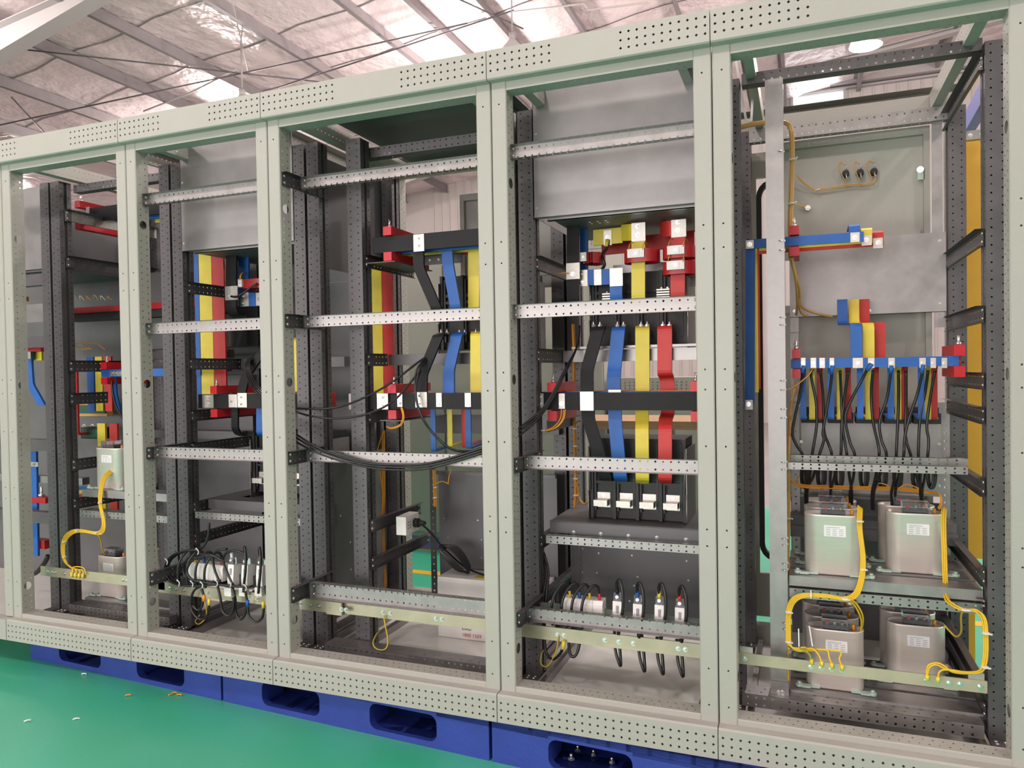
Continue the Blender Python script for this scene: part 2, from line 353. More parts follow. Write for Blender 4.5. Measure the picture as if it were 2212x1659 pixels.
# ================================================================ pallets under the row
PANG = math.atan(-0.056)
def pallet(px0, w, label):
    """nine-foot blue plastic pallet; px0 = world x of its left front corner"""
    y0 = 0.028-0.056*(px0+0.985)
    t = thing('plastic_pallet', label, 'pallet', (px0, y0, FLOOR_Z), 'blue pallets under the cabinet row')
    R = Matrix.Rotation(PANG, 4, 'Z'); T = Matrix.Translation((px0, y0, 0))
    def put(name, mb):
        mb.v = [tuple(T @ (R @ V(p))) for p in mb.v]; return part(name, mb, 'pallet', t)
    D = 0.95; zb, zt = FLOOR_Z, -0.002
    mouths = [(w*0.17, w*0.405), (w*0.595, w*0.83)]
    # front and back aprons with rounded fork mouths
    for yy, sgn in ((0.0, 1), (D, -1)):
        mb = MB(); th = 0.03*sgn
        xs = [0]+[e for m_ in mouths for e in m_]+[w]
        for k in (0, 2, 4): mb.box(xs[k], xs[k+1], yy, yy+th*4, zb, zt-0.02)
        mb.box(0, w, yy, yy+th, zt-0.032, zt)
        for a, b2 in mouths:
            mb.box(a, b2, yy, yy+th*5, zb, zb+0.022)
            for (cx, sx, cz, sz) in ((a, 1, zt-0.032, -1), (b2, -1, zt-0.032, -1), (a, 1, zb+0.022, 1), (b2, -1, zb+0.022, 1)):
                r = 0.03; pr = [(cx, cz)]+[(cx+sx*(r-r*math.sin(q*math.pi/10)), cz+sz*(r-r*math.cos(q*math.pi/10))) for q in range(6)]
                mb.prism(pr, (0, yy, 0), X_, Z_, (0, th, 0))
        put('apron', mb)
    # bottom runners with drain holes
    for a, b2 in mouths:
        hs = [(0.03+0.085*i, [(0.06+0.11*j+(0.05 if i % 2 else 0), 0.012) for j in range(int(D/0.11)-1)]) for i in range(int((b2-a)/0.085))]
        mb = MB().plate((a, 0.02, zb+0.022), Y_, X_, D-0.04, b2-a, hs)
        put('runner', mb)
    top = MB(); n = int(w/0.065)
    for k in range(n): top.box(k*w/n, k*w/n+0.014, 0, D, zt-0.022, zt)
    for k in range(12): top.box(0, w, k*D/12, k*D/12+0.014, zt-0.022, zt)
    put('deck_grid', top)
    for xa, xb in ((0, w*0.17), (w*0.405, w*0.595), (w*0.83, w)):
        put('inner_foot', MB().box(xa, xb, 0.4, 0.57, zb, zt-0.022))
    return t
PW = 1.19
pallet(-0.975, PW, 'blue plastic pallet under the fourth and rightmost cabinet bays, cut by the photo edge')
pallet(0.225, 0.4, 'blue plastic pallet under the right end of the row, below the photo edge')
pallet(-2.175, PW, 'blue plastic pallet under the middle and second cabinet bays')
pallet(-3.375, PW, 'blue plastic pallet in shade under the far left bays')
for k, (px, py, r) in enumerate(((1234, 1640, 0.012), (1322, 1648, 0.010), (1248, 1622, 0.011), (1282, 1632, 0.008))):
    p = atz(px, py, FLOOR_Z+0.024); q = MB().cyl(p, p+V((0, 0, 0.008)), r, 6, sm=False).cyl(p+V((0, 0, 0.008)), p+V((0, 0, 0.02)), r*0.5, 8)
    solid('loose_nut' if k % 2 else 'loose_bolt', q, 'bolt', ['loose bolt lying at the near edge inside the pallet mouth', 'small loose nut at right in the pallet mouth', 'loose bolt lying deepest in the pallet mouth', 'tiny loose nut between the two bolts in the pallet'][k], 'fastener')

# ================================================================ cabinet frames
BAYS = [(-3.30, -2.56), (-2.56, -1.85), (-1.85, -0.9436), (-0.9436, -0.237), (-0.237, 0.565)]
BAYN = ['far left bay', 'second bay from the left', 'wide middle bay', 'fourth bay', 'rightmost bay']
PF, PB = 0.034, 0.096               # painted post: front face and rear lip
IY0, IY1 = 0.262, 0.325             # inner profile posts, front row
RY0, RY1 = 0.838, 0.902             # inner profile posts, rear row
FOOT = 0.055
def painted_post(parent, x, side):
    """x = outer edge; side +1 = left post of a bay (return faces +x)"""
    g = 0.0016*side; W = 0.054*side
    z0, z1 = 0.094, 2.106
    mb = MB()
    mb.quad((x+g, PB, z0), (x+g, PF+0.003, z0), (x+g, PF+0.003, z1), (x+g, PB, z1))
    mb.quad((x+g, PF+0.003, z0), (x+g+0.003*side, PF, z0), (x+g+0.003*side, PF, z1), (x+g, PF+0.003, z1))
    mb.plate((x+g+0.003*side, PF, z0), Z_, X_*side, z1-z0, abs(W)-0.0076, [(0.024, [(0.05, 0.003), (0.16, 0.003), (0.53, 0.003), (0.58, 0.003), (0.83, 0.003), (1.0, 0.003), (1.06, 0.003), (1.42, 0.003), (1.49, 0.003), (1.94, 0.003)])], wall=(0, 0.02, 0))
    xe = x+W
    mb.quad((xe-0.003*side, PF, z0), (xe, PF+0.003, z0), (xe, PF+0.003, z1), (xe-0.003*side, PF, z1))
    cut = [z0, 0.205, 0.255, 1.105, 1.155, 1.755, 1.805, z1]
    for k in range(7):
        L = cut[k+1]-cut[k]; o = (xe, PF+0.003, cut[k])
        if k % 2: mb.plate(o, Z_, Y_, L, PB-PF-0.003, [(0.028, [(L/2, 0.018)])])
        else:
            n = int(L/0.025); hs = [(0.0125+j*L/n, 0.0027) for j in range(n)]; h2 = [(min(L-0.004, 0.006+j*L/n), 0.0027) for j in range(n)]
            mb.plate(o, Z_, Y_, L, PB-PF-0.003, [(0.016, hs), (0.044, h2)])
    mb.quad((xe, PB, z0), (xe-0.018*side, PB, z0), (xe-0.018*side, PB, z1), (xe, PB, z1))
    return part('front_post', mb, 'cream', parent)
def profile_post(parent, x0, x1, y0, y1, z0=FOOT, z1=2.085, m='galv_dark', faces=('f', 'r', 'l'), name='inner_post'):
    """punched C-profile post with a groove in each side"""
    mb = MB(); L = z1-z0; p = 0.025; r = 0.0028
    dy = (y1-y0)
    mb.extr([(x0, y0), (x1, y0)], (0, 0, z0), X_, Y_, Z_, L, {0: [((x1-x0)*0.25, p, r, 0.02), ((x1-x0)*0.75, p, r, 0.0325)]})
    for xs, s_ in ((x1, 1), (x0, -1)):
        pr = [(xs, y0), (xs, y0+dy*0.36), (xs-0.010*s_, y0+dy*0.36), (xs-0.010*s_, y0+dy*0.64), (xs, y0+dy*0.64), (xs, y1)]
        mb.extr(pr, (0, 0, z0), X_, Y_, Z_, L, {0: [(dy*0.18, p, r, 0.02)], 4: [(dy*0.18, p, r, 0.0325)]})
    mb.quad((x0, y1, z0), (x1, y1, z0), (x1, y1, z1), (x0, y1, z1))
    mb.quad((x0, y0, z1), (x1, y0, z1), (x1, y1, z1), (x0, y1, z1))
    mb.box(x0, x1, y0-0.04, y1, z0, z0+0.006)
    return part(name, mb, m, parent)
def cross_rail(parent, xa, xb, y, zc, h=0.046, d=0.026, za=None, m='galv', name='cross_rail', flip=False, open_front=True, bolts=True):
    """punched channel along x; web towards the viewer side when open_front is False"""
    mb = MB(); L = xb-xa
    P = [(0.025)*1, 0.0034]
    rows = [(h*0.22, 0.025, 0.0036, 0.018), (h*0.78, 0.025, 0.0036, 0.018)]
    fl = [(d*0.5, 0.025, 0.0026, 0.018)]
    web = y+d if open_front else y
    edge = y if open_front else y+d
    mb.extr([(edge, zc-h/2), (web, zc-h/2), (web, zc+h/2), (edge, zc+h/2)], (xa, 0, 0), Y_, Z_, X_, L, {0: fl, 1: rows, 2: fl})
    for xx, s_ in ((xa, 1), (xb, -1)): mb.quad((xx, y, zc-h/2), (xx, y+d, zc-h/2), (xx, y+d, zc+h/2), (xx, y, zc+h/2))
    o = part(name, mb, m, parent)
    if bolts:
        for xx, s_ in ((xa, 1), (xb, -1)):
            for dz in (-0.25, 0.25): bolt(o, (xx+0.006*s_, web-0.012 if open_front else y-0.001, zc+dz*h*1.0), X_*s_ if open_front else FRONT, 0.006)
    return o
def bracket(parent, x, y0, y1, zc, h=0.05, t=0.0025, side=1, m='galv_dark', front_bolts=True):
    """flat punched strap running back along y from the painted post to the profile post, top edge folded in"""
    mb = MB(); L = y1-y0
    mb.extr([(x+0.022*side, zc+h/2), (x, zc+h/2), (x, zc-h/2), (x+0.012*side, zc-h/2)], (0, y0, 0), X_, Z_, Y_, L, {1: [(h*0.25, 0.025, 0.0026, 0.045), (h*0.75, 0.025, 0.0026, 0.045)]})
    o = part('bracket', mb, m, parent)
    for dz in (-0.25, 0.25):
        if front_bolts: bolt(o, (x+0.001*side, y0+0.013, zc+dz*h), X_*side, 0.0065)
        bolt(o, (x+0.001*side, y1-0.014, zc+dz*h), X_*side, 0.0065)
    return o

FR = []
for bi, (x0, x1) in enumerate(BAYS):
    f = thing('switchgear_frame', ['cream switchgear cabinet frame of the far left bay, cropped by the photo edge', 'narrow cream switchgear cabinet frame, second bay from the left', 'widest cream switchgear cabinet frame, the middle bay', 'cream switchgear cabinet frame of the fourth bay, beside the capacitor bay', 'largest and nearest cream switchgear cabinet frame at right, holding capacitor cans'][bi], 'cabinet frame', ((x0+x1)/2, 0.4, 0), 'five cream cabinet frames in a row')
    FR.append(f); g = 0.0012; xi0, xi1 = x0+0.054, x1-0.054
    painted_post(f, x0, 1); painted_post(f, x1, -1)
    nl, nr = [(6, 11), (9, 10), (13, 13), (9, 11), (11, 8)][bi]
    # top beam with two groups of diamond punches
    cols = []
    for zz in (0.0235, 0.0475, 0.0715):
        cols.append((zz, [(0.0135+0.025*k, 0.0046) for k in range(nl)]+[(x1-x0-2*g-0.0125-0.025*k, 0.0046) for k in range(nr)]))
    mb = MB(); L = x1-x0-2*g
    mb.plate((x0+g, 0, 2.109), X_, Z_, L, 0.091, cols, shape='d', wall=(0, 0.003, 0))
    mb.extr([(0.05, 2.14), (0.05, 2.105), (0.004, 2.105), (0.0, 2.109)], (x0+g, 0, 0), Y_, Z_, X_, L)
    mb.extr([(0.0, 2.2), (0.06, 2.2), (0.06, 2.105)], (x0+g, 0, 0), Y_, Z_, X_, L)
    for xx in (x0+g, x1-g): mb.quad((xx, 0.003, 2.105), (xx, 0.06, 2.105), (xx, 0.06, 2.2), (xx, 0.0, 2.2))
    part('top_beam', mb, 'cream', f)
    # header rail with punched soffit
    Lh = xi1-xi0; n = int(Lh/0.025)
    mb = MB().extr([(PF+0.002, 2.105), (PF+0.002, 2.077), (PB, 2.077), (PB, 2.1)], (xi0, 0, 0), Y_, Z_, X_, Lh, {1: [(0.016, 0.025, 0.0027, 0.03), (0.044, 0.025, 0.0027, 0.042)]})
    part('header_rail', mb, 'cream', f)
    # sill
    mb = MB().extr([(PF+0.002, 0.094), (PF+0.002, 0.109), (PF+0.005, 0.112), (0.102, 0.112), (0.102, 0.09)], (xi0, 0, 0), Y_, Z_, X_, Lh, {2: [(0.016, 0.025, 0.0027, 0.03), (0.042, 0.025, 0.0027, 0.042)]})
    part('sill', mb, 'cream', f)
    # plinth with three rows of diamond punches
    cols = [(zz, [(0.0128+0.025*k*(L/(round(L/0.025)*0.025)), 0.0046) for k in range(round(L/0.025))]) for zz in (0.018, 0.042, 0.066)]
    mb = MB().plate((x0+g, 0, 0.0), X_, Z_, L, 0.088, cols, shape='d', wall=(0, 0.003, 0))
    mb.extr([(0.0, 0.088), (0.005, 0.093), (PF+0.004, 0.094)], (x0+g, 0, 0), Y_, Z_, X_, L)
    mb.extr([(0.0, 0.0), (0.06, 0.0), (0.06, 0.09)], (x0+g, 0, 0), Y_, Z_, X_, L)
    part('plinth', mb, 'cream', f)
    # base pan and base rails
    part('base_plate', MB().box(x0+0.004, x1-0.004, 0.105, 0.94, 0.012, 0.022), 'base_sheet', f)
    for xs, s_ in ((x0, 1), (x1, -1)):
        mb = MB().extr([(0.068, 0.022), (0.068, 0.052), (0.086, 0.052), (0.086, 0.022)], (xs, 0.1, 0), X_*s_, Z_, Y_, 0.83, {1: [(0.009, 0.05, 0.003, 0.03)]})
        mb.extr([(0.004, 0.022), (0.004, 0.056), (0.02, 0.056)], (xs, 0.1, 0), X_*s_, Z_, Y_, 0.83)
        part('base_rail', mb, 'galv', f)
        # inner profile posts: front and rear rows
        a, b2 = sorted((xs+0.006*s_, xs+0.062*s_))
        for ya, yb in ((IY0, IY1), (RY0, RY1)):
            pp = profile_post(f, a, b2, ya, yb)
            for q in range(2):
                for q2 in range(2): bolt(pp, (a+0.016+0.024*q, ya-0.012-0.016*q2, FOOT+0.006), Z_, 0.006)
        # painted top rails running back
        mb = MB().extr([(0.082, 2.088), (0.112, 2.092), (0.112, 2.155), (0.064, 2.155)], (xs, 0.09, 0), X_*s_, Z_, Y_, 0.84, {1: [(0.016, 0.025, 0.0026, 0.03), (0.046, 0.025, 0.0026, 0.042)]})
        part('top_rail', mb, 'cream', f)
    # rear painted posts and beams
    for xs, s_ in ((x0, 1), (x1, -1)):
        mb = MB().extr([(0.002, 0.925), (0.002, 0.985), (0.054, 0.985), (0.054, 0.925)], (xs, 0, 0.094), X_*s_, Y_, Z_, 2.01, {2: [(0.02, 0.025, 0.0027, 0.02), (0.04, 0.025, 0.0027, 0.032)]})
        part('rear_post', mb, 'cream', f)
    mb = MB().extr([(0.92, 2.16), (0.92, 2.105), (0.99, 2.105), (0.99, 2.19), (0.925, 2.19)], (x0, 0, 0), Y_, Z_, X_, x1-x0); part('rear_beam', mb, 'cream', f)
    part('rear_plinth', MB().box(x0, x1, 0.94, 0.99, 0, 0.1), 'cream', f)

for k, (px, py, a) in enumerate(((182, 1456, 0.3), (378, 1497, 0.1), (370, 1500, 1.2), (388, 1501, 0.2), (277, 1502, 0.5), (60, 1557, 0.9), (165, 1553, 0.7))):
    p = atz(px, py, FLOOR_Z+0.004); d = V((math.cos(a), math.sin(a), 0))*0.012
    solid('wire_offcut', MB().tube([p-d, p+V((0, 0, 0.003)), p+d], 0.0028, 6, 2), 'wire' if k in (1, 2, 3, 4) else 'tie', ['white offcut by the shaded pallet', 'orange offcut touching the pallet corner, left one', 'orange offcut at the pallet corner, middle one', 'orange offcut at the pallet corner, right one', 'orange crumb alone on the green floor', 'pale offcut at far left on the green floor', 'pale offcut right of the far left one on the floor'][k], 'wire scrap', 'wire scraps on the floor')
# ================================================================ helpers for the equipment
def R(px0, py0, px1, py1, y, d):
    """box whose front face covers an image rectangle at depth y"""
    mx, my = (px0+px1)/2, (py0+py1)/2
    return MB().box(at(px0, my, y).x, at(px1, my, y).x, y, y+d, at(mx, py1, y).z, at(mx, py0, y).z)
def pp(pts): return [at(*p) if len(p) == 3 and p[0] > 25 or len(p) == 3 and abs(p[1]) > 25 else V(p) for p in pts]
def flat(path, wdir, W, T, mb=None):
    mb = mb or MB(); P = [V(p) for p in path]; wd = V(wdir).normalized(); rings = []
    for k, p in enumerate(P):
        d1 = (P[k]-P[k-1]).normalized() if k else None; d2 = (P[k+1]-P[k]).normalized() if k < len(P)-1 else None
        t = (d1+d2).normalized() if d1 and d2 else (d1 or d2)
        n = t.cross(wd).normalized(); c = max(0.5, t.dot(d2)) if d1 and d2 else 1.0
        a = wd*(W/2); b = n*(T/2/c); rings.append([p-a-b, p+a-b, p+a+b, p-a+b])
    return mb.loft(rings)
def bend(pts, r=0.012):
    """round the corners of a polyline"""
    P = [V(p) for p in pts]; out = [P[0]]
    for k in range(1, len(P)-1):
        a, b = (P[k-1]-P[k]), (P[k+1]-P[k]); q = min(r, a.length*0.45, b.length*0.45)
        p0, p1 = P[k]+a.normalized()*q, P[k]+b.normalized()*q
        for t in (0, 0.33, 0.67, 1): out.append(p0*(1-t)**2+P[k]*2*t*(1-t)+p1*t*t)
    out.append(P[-1]); return out
def bar(label, color, pts, W, T=0.006, wdir=X_, pads=(), group=None, r=0.014, name='busbar', psize=None, boltr=0.009):
    """sleeved flat busbar; pts = (px, py, depth) list; pads = (px0, py0, px1, py1, depth, [(px, py) bolts])"""
    P = bend(pp(pts), r); base = V(P[0]); base.z = min(p.z for p in P)
    t = thing(name, label, 'busbar', base, group)
    part('sleeve', flat(P, wdir, W, T), color, t)
    for (a, b, c, d, y, bl) in pads:
        o = part('tinned_pad', R(a, b, c, d, y-0.0015, 0.003), 'tin', t)
        for (x, z) in bl: bolt(o, at(x, z, y-0.0015), FRONT, boltr, BOLT)
    return t
def cable(label, pts, r, m='cable', group=None, name='cable', cat='cable', n=8, sub=5): return solid(name, MB().tube(pp(pts), r, n, sub), m, label, cat, group)
def copy_tree(o, parent=None):
    c = o.copy(); COL.objects.link(c); c.parent = parent
    for ch in list(o.children): copy_tree(ch, c)
    return c
def tie(parent, px, py, y, r=0.008, axis=Z_, tail=None):
    p = at(px, py, y); ax = V(axis).normalized()*0.002
    mb = MB().cyl(p-ax, p+ax, r, 10)
    d = V(tail) if tail else V((0.6, -0.7, 0.1)); mb.obox(p+d.normalized()*(r+0.004), d.normalized()*0.005, ax, d.cross(ax).normalized()*0.002)
    b = LOC.get(parent.name, V((0, 0, 0)))
    mb.v = [tuple(V(q)-b) for q in mb.v]
    return sub('cable_tie', mb, 'tie', parent)
def harness(label, strands, r, m, group=None, name='wire_harness', ties=()):
    """bundle of wires that is tied together: each strand a part"""
    P0 = pp(strands[0]); base = V(P0[0]); base.z = min(p.z for s in strands for p in pp(s))
    t = thing(name, label, 'wiring', base, group)
    for s in strands: part('wire', MB().tube(pp(s), r, 6, 5), m, t)
    for q in ties: tie(t, *q)
    return t
def off(pts, dx, dy, dd=0.0): return [(a+dx, b+dy, c+dd) for a, b, c in pts]
def clamp_pair(label, x, y0, y1, za, zb, h=0.03, w=0.032, group='red resin busbar supports', stud=True):
    """toothed red resin support: an upper and a lower jaw running back along y, with the bars between"""
    t = thing('busbar_support', label, 'insulator', (x, y0, za-h), group)
    for nm, z0, s_ in (('lower_jaw', za, -1), ('upper_jaw', zb, 1)):
        mb = MB(); a, b2 = sorted((z0, z0+h*s_)); mb.box(x-w/2, x+w/2, y0, y1, a, b2)
        for k in range(3):
            yy = y0+(k+0.72)*(y1-y0)/4+0.012; c, d = sorted((z0, z0-s_*(zb-za)*0.42)); mb.box(x-w/2+0.002, x+w/2-0.002, yy, yy+0.02, c, d)
        part(nm, mb, 'red_resin', t)
    if stud: part('stud', MB().cyl((x, y0+0.02, zb+h), (x, y0+0.02, zb+h+0.03), 0.004, 8).cyl((x, y0+0.02, zb+h), (x, y0+0.02, zb+h+0.008), 0.008, 6), 'bolt', t)
    return t

# ================================================================ rightmost bay: capacitors
f5 = FR[4]; x0, x1 = BAYS[4]
o = cross_rail(f5, -0.17, 0.503, 0.292, 2.09, 0.036, 0.04, open_front=False, name='cross_rail', m='galv_dark', bolts=False)
part('rail_soffit', MB().plate((-0.17, 0.292, 2.071), X_, Y_, 0.673, 0.04, []), 'galv_dark', f5)
# smooth intermediate post
zt = 2.07; mb = MB().extr([(-0.098, 0.335), (-0.098, 0.27), (-0.044, 0.27), (-0.044, 0.335)], (0, 0, 0.096), X_, Y_, Z_, zt-0.096, {2: [(0.012, 0.025, 0.0026, 0.02), (0.05, 0.025, 0.0026, 0.032)]})
mb.box(-0.098, -0.044, 0.262, 0.27, 0.096, 0.15)
ip = part('intermediate_post', mb, 'galv', f5)
for (px, py) in ((1682, 1494), (1690, 1494), (1683, 1503), (1691, 1503)): bolt(ip, at(px, py, 0.262), FRONT, 0.0065)
for py in (165, 200, 392, 545, 562, 690, 705, 822, 842, 885, 905, 1010, 1028, 1208, 1225, 1278, 1296, 1455, 1474):
    p = atx(1699, py, -0.042); bolt(ip, (-0.044, 0.283, p.z), X_, 0.006)
    q = part('bolt_end', MB().cyl((-0.06, 0.269, p.z), (-0.05, 0.262, p.z), 0.0022, 6), 'bolt', ip)
# lower, middle and rear rails
lr = cross_rail(f5, -0.185, 0.488, 0.236, 0.088, 0.04, 0.075, open_front=False, m='galv', name='lower_rail', bolts=False)
part('rail_top', MB().plate((-0.185, 0.236, 0.109), X_, Y_, 0.673, 0.075, [(0.022, [(0.02+0.0375*k, 0.0042) for k in range(18)]), (0.05, [(0.03+0.0375*k, 0.0042) for k in range(17)])]), 'galv', f5)
cross_rail(f5, -0.04, 0.462, 0.30, 0.839, 0.022, 0.03, open_front=False, name='cross_rail', bolts=False)
cross_rail(f5, -0.04, 0.484, 0.42, 0.850, 0.022, 0.03, open_front=False, name='cross_rail', bolts=False)
cross_rail(f5, -0.04, 0.496, 0.29, 0.432, 0.03, 0.03, open_front=False, name='cross_rail', bolts=False)
cross_rail(f5, -0.18, 0.503, 0.83, 2.062, 0.05, 0.035, open_front=False, m='galv', name='rear_rail', bolts=False)
# side straps along the right posts
for (za, zb_, h) in ((2.035, 2.035, 0.05), (1.526, 1.526, 0.05), (1.302, 1.302, 0.05), (1.107, 1.107, 0.05), (1.006, 1.006, 0.05), (0.795, 0.795, 0.055), (0.53, 0.53, 0.055), (0.45, 0.45, 0.03), (0.2, 0.2, 0.055), (0.135, 0.135, 0.05)):
    bracket(f5, 0.5, 0.275, 0.885, za, h, side=-1, m='galv_dark')
# punched strip on the rear right, mounting plate and cream doors behind
part('punched_strip', MB().plate((0.452, 0.846, 1.62), Z_, X_, 0.44, 0.034, [(0.018, [(0.02+0.028*k, 0.0045) for k in range(15)])]).box(0.452, 0.486, 0.847, 0.849, 1.62, 2.06), 'galv', f5)
pl = MB().plate((-0.036, 0.80, 1.345), X_, Z_, 0.524, 0.285, [(0.012, [(0.20, 0.002), (0.25, 0.002)]), (0.15, [(0.06, 0.003), (0.11, 0.003)])]).box(-0.036, 0.488, 0.8, 0.803, 1.345, 1.347)
pl.box(-0.036, 0.488, 0.801, 0.803, 1.345, 1.63)
o = part('mounting_plate', pl, 'galv', f5)
for p in ((0.468, 0.8, 1.60), (0.468, 0.8, 1.375), (-0.02, 0.8, 1.37), (-0.02, 0.8, 1.6), (0.20, 0.8, 1.358), (0.24, 0.8, 1.36)): bolt(o, p, FRONT, 0.0055)
for (xa, za, zb_) in ((0.452, 1.29, 1.345), (-0.035, 1.29, 1.345), (0.452, 0.97, 1.02)):
    part('punched_lug', MB().plate((xa, 0.80, za), Z_, X_, zb_-za, 0.03, [(0.015, [(0.012+0.016*k, 0.004) for k in range(3)])]).box(xa, xa+0.03, 0.802, 0.804, za, zb_), 'galv', f5)
# lower grey plate behind the cables
o = part('mounting_plate', MB().plate((0.0, 0.80, 0.68), X_, Z_, 0.47, 0.30, [(0.285, [(0.03+0.04*k, 0.0025) for k in range(11)])]).box(0.0, 0.47, 0.802, 0.804, 0.68, 0.98), 'galv', f5)
for p in ((0.462, 0.8, 0.87), (0.462, 0.8, 0.945), (0.462, 0.8, 0.72), (0.0, 0.8, 0.87)): bolt(o, p, FRONT, 0.0055)
part('rear_strip', MB().plate((0.47, 0.82, 0.3), Z_, X_, 0.68, 0.03, [(0.015, [(0.02+0.028*k, 0.0045) for k in range(23)])]), 'galv', f5)
part('rear_strip', MB().plate((-0.036, 0.82, 0.3), Z_, X_, 1.0, 0.03, [(0.015, [(0.02+0.028*k, 0.0045) for k in range(34)])]), 'galv', f5)
part('back_sheet', MB().box(-0.04, 0.5, 0.90, 0.903, 0.10, 0.64), 'sheet_dark', f5)  # dark sheet added to darken the background behind the lower cans
part('rear_tray', MB().box(-0.04, 0.5, 0.70, 0.80, 0.55, 0.6).box(-0.04, 0.5, 0.68, 0.70, 0.53, 0.57), 'sheet_dark', f5)
# rear doors seen from inside
def door(label, x0, x1, z0, z1, y, flange=0.03, rib=True):
    t = thing('cabinet_door', label, 'door', ((x0+x1)/2, y, z0))
    part('panel', MB().box(x0, x1, y, y+0.002, z0, z1), 'cream', t)
    mb = MB()
    for (a, b, c, d) in ((x0, x1, z1-flange, z1), (x0, x1, z0, z0+flange), (x0, x0+flange*0.7, z0+flange, z1-flange), (x1-flange*0.7, x1, z0+flange, z1-flange)): mb.box(a, b, y-0.022, y, c, d)
    part('folded_rim', mb, 'cream', t)
    if rib: part('stiffener', MB().box(x0+flange, x1-flange, y-0.012, y, z0+0.055, z0+0.085), 'cream', t); 
    return t
d1 = door('cream instrument door with three indicator lamps, upper back of rightmost bay', -0.12, 0.455, 1.58, 2.045, 0.93)
d2 = door('cream lower back door of rightmost bay behind the fuse cables', -0.10, 0.46, 0.62, 1.40, 0.94)
lk = part('lock', MB().cyl(at(1988, 366, 0.93), at(1988, 366, 0.905), 0.012, 12).cyl(at(1988, 366, 0.905), at(1988, 366, 0.897), 0.008, 6), 'bolt', d1, 'plated cam lock')
part('cam', R(1982, 366, 1997, 388, 0.908, 0.004), 'green_clamp', d1)
for k, (px, py) in enumerate(((1827, 374), (1858, 372), (1888, 370))):
    c = at(px, py, 0.905); t = thing('indicator_lamp', ['left', 'middle', 'right'][k]+'most back of the three black indicator lamps on the instrument door' if k != 1 else 'middle back of the three black indicator lamps on the instrument door', 'indicator lamp', c, 'three indicator lamps')
    part('body', MB().cyl(c+V((0, 0.025, 0)), c, 0.013, 14).cyl(c, c+V((0, -0.012, 0)), 0.0105, 14), 'rubber', t)
    part('terminal', MB().cyl(c+V((0, -0.012, 0.006)), c+V((0.003, -0.018, 0.026)), 0.0026, 6), 'tin', t)
    part('terminal', MB().cyl(c+V((0, -0.012, -0.006)), c+V((0.003, -0.018, -0.026)), 0.0026, 6), 'tin', t)
hs = [(1722, 380, 0.88), (1738, 398, 0.9), (1760, 411, 0.91), (1790, 409, 0.91), (1830, 402, 0.91), (1868, 400, 0.91), (1886, 396, 0.905), (1893, 380, 0.9)]
harness('tan wire loom curving across the instrument door to the lamps', [hs, off(hs, 0, -3), [(1830, 402, 0.91), (1818, 376, 0.9), (1810, 360, 0.9), (1816, 350, 0.9), (1826, 356, 0.89)], [(1860, 401, 0.91), (1850, 374, 0.9), (1842, 358, 0.9), (1848, 349, 0.9), (1857, 354, 0.89)], [(1886, 397, 0.91), (1878, 372, 0.9), (1870, 356, 0.9), (1878, 347, 0.9), (1888, 352, 0.89)]], 0.0022, 'wire_tan', ties=((1764, 411, 0.905, 0.007),))
p = at(1745, 450, 0.925); solid('earth_nut', MB().cyl(p, p+V((0, -0.012, 0)), 0.011, 6, sm=False).cyl(p+V((0, -0.012, 0)), p+V((0, -0.02, 0)), 0.006, 8), 'bolt', 'zinc earth nut on the instrument door with a short green wire', 'fastener')
cable('short green yellow wire from the earth nut on the instrument door', [(1714, 441, 0.9), (1728, 444, 0.915), (1742, 449, 0.915)], 0.0022, 'earth')

# upper busbars
yb, yy_, yr = 0.42, 0.47, 0.52
bar('blue horizontal busbar under the instrument door of rightmost bay', 'blue', [(1613, 528, yb), (1866, 511, yb)], 0.031, 0.006, Z_, [(1611, 519, 1628, 537, yb-0.006, [(1619, 528)]), (1837, 502, 1857, 523, yb-0.004, [(1847, 513)])], 'upper busbars of the rightmost bay')
zY = at(1866, 511, yb).z
bar('yellow horizontal busbar just behind the upper blue one', 'yellow', [(at(1640, 535, yy_).x, yy_, zY), (at(1884, 520, yy_).x, yy_, zY)], 0.031, 0.006, Z_, [(1861, 508, 1883, 530, yy_-0.004, [(1871, 518)])], 'upper busbars of the rightmost bay')
bar('red horizontal busbar rearmost of the upper three', 'red', [(at(1640, 535, yr).x, yr, zY-0.004), (at(1909, 520, yr).x, yr, zY-0.004)], 0.031, 0.006, Z_, [(1886, 514, 1907, 536, yr-0.004, [(1897, 524)])], 'upper busbars of the rightmost bay')
for c, px0, px1, py0, py1, y in (('blue', 1836, 1856, 486, 506, yb+0.01), ('yellow', 1862, 1882, 494, 512, yy_+0.01), ('red', 1886, 1906, 500, 518, yr+0.01)):
    xm = (at(px0, 500, y).x+at(px1, 500, y).x)/2; zz = at(px0, py1, y).z; zq = at(px0, py0, y).z
    bar(c+' bent tab rising from the end of the upper '+c+' busbar', c, [(xm, y, zz-0.02), (xm, y, zq), (xm, y+0.12, zq)], 0.034, 0.006, X_, (), 'bent tabs of the upper busbars')
bar('long blue vertical busbar at the left edge of rightmost bay', 'blue', [(1621, 530, yb+0.008), (1620, 872, yb+0.008)], 0.031, 0.006, X_, [(1609, 864, 1626, 885, yb, [(1616, 873)])], 'left risers of the rightmost bay')
bar('long yellow vertical busbar behind the blue riser', 'yellow', [(-0.152, yy_+0.01, zY), (-0.152, yy_+0.01, 1.07)], 0.031, 0.006, X_, (), 'left risers of the rightmost bay')
bar('long red vertical busbar rearmost of the left risers', 'red', [(-0.148, yr+0.01, zY), (-0.148, yr+0.01, 1.08)], 0.031, 0.006, X_, (), 'left risers of the rightmost bay')
for k, (c, y) in enumerate((('blue', yb+0.01),)):
    bar('short '+c+' stub running left from the foot of the '+c+' riser', c, [(-0.225, y, 1.034), (-0.16, y, 1.034)], 0.03, 0.006, Z_, (), 'stubs to the neighbouring bay')
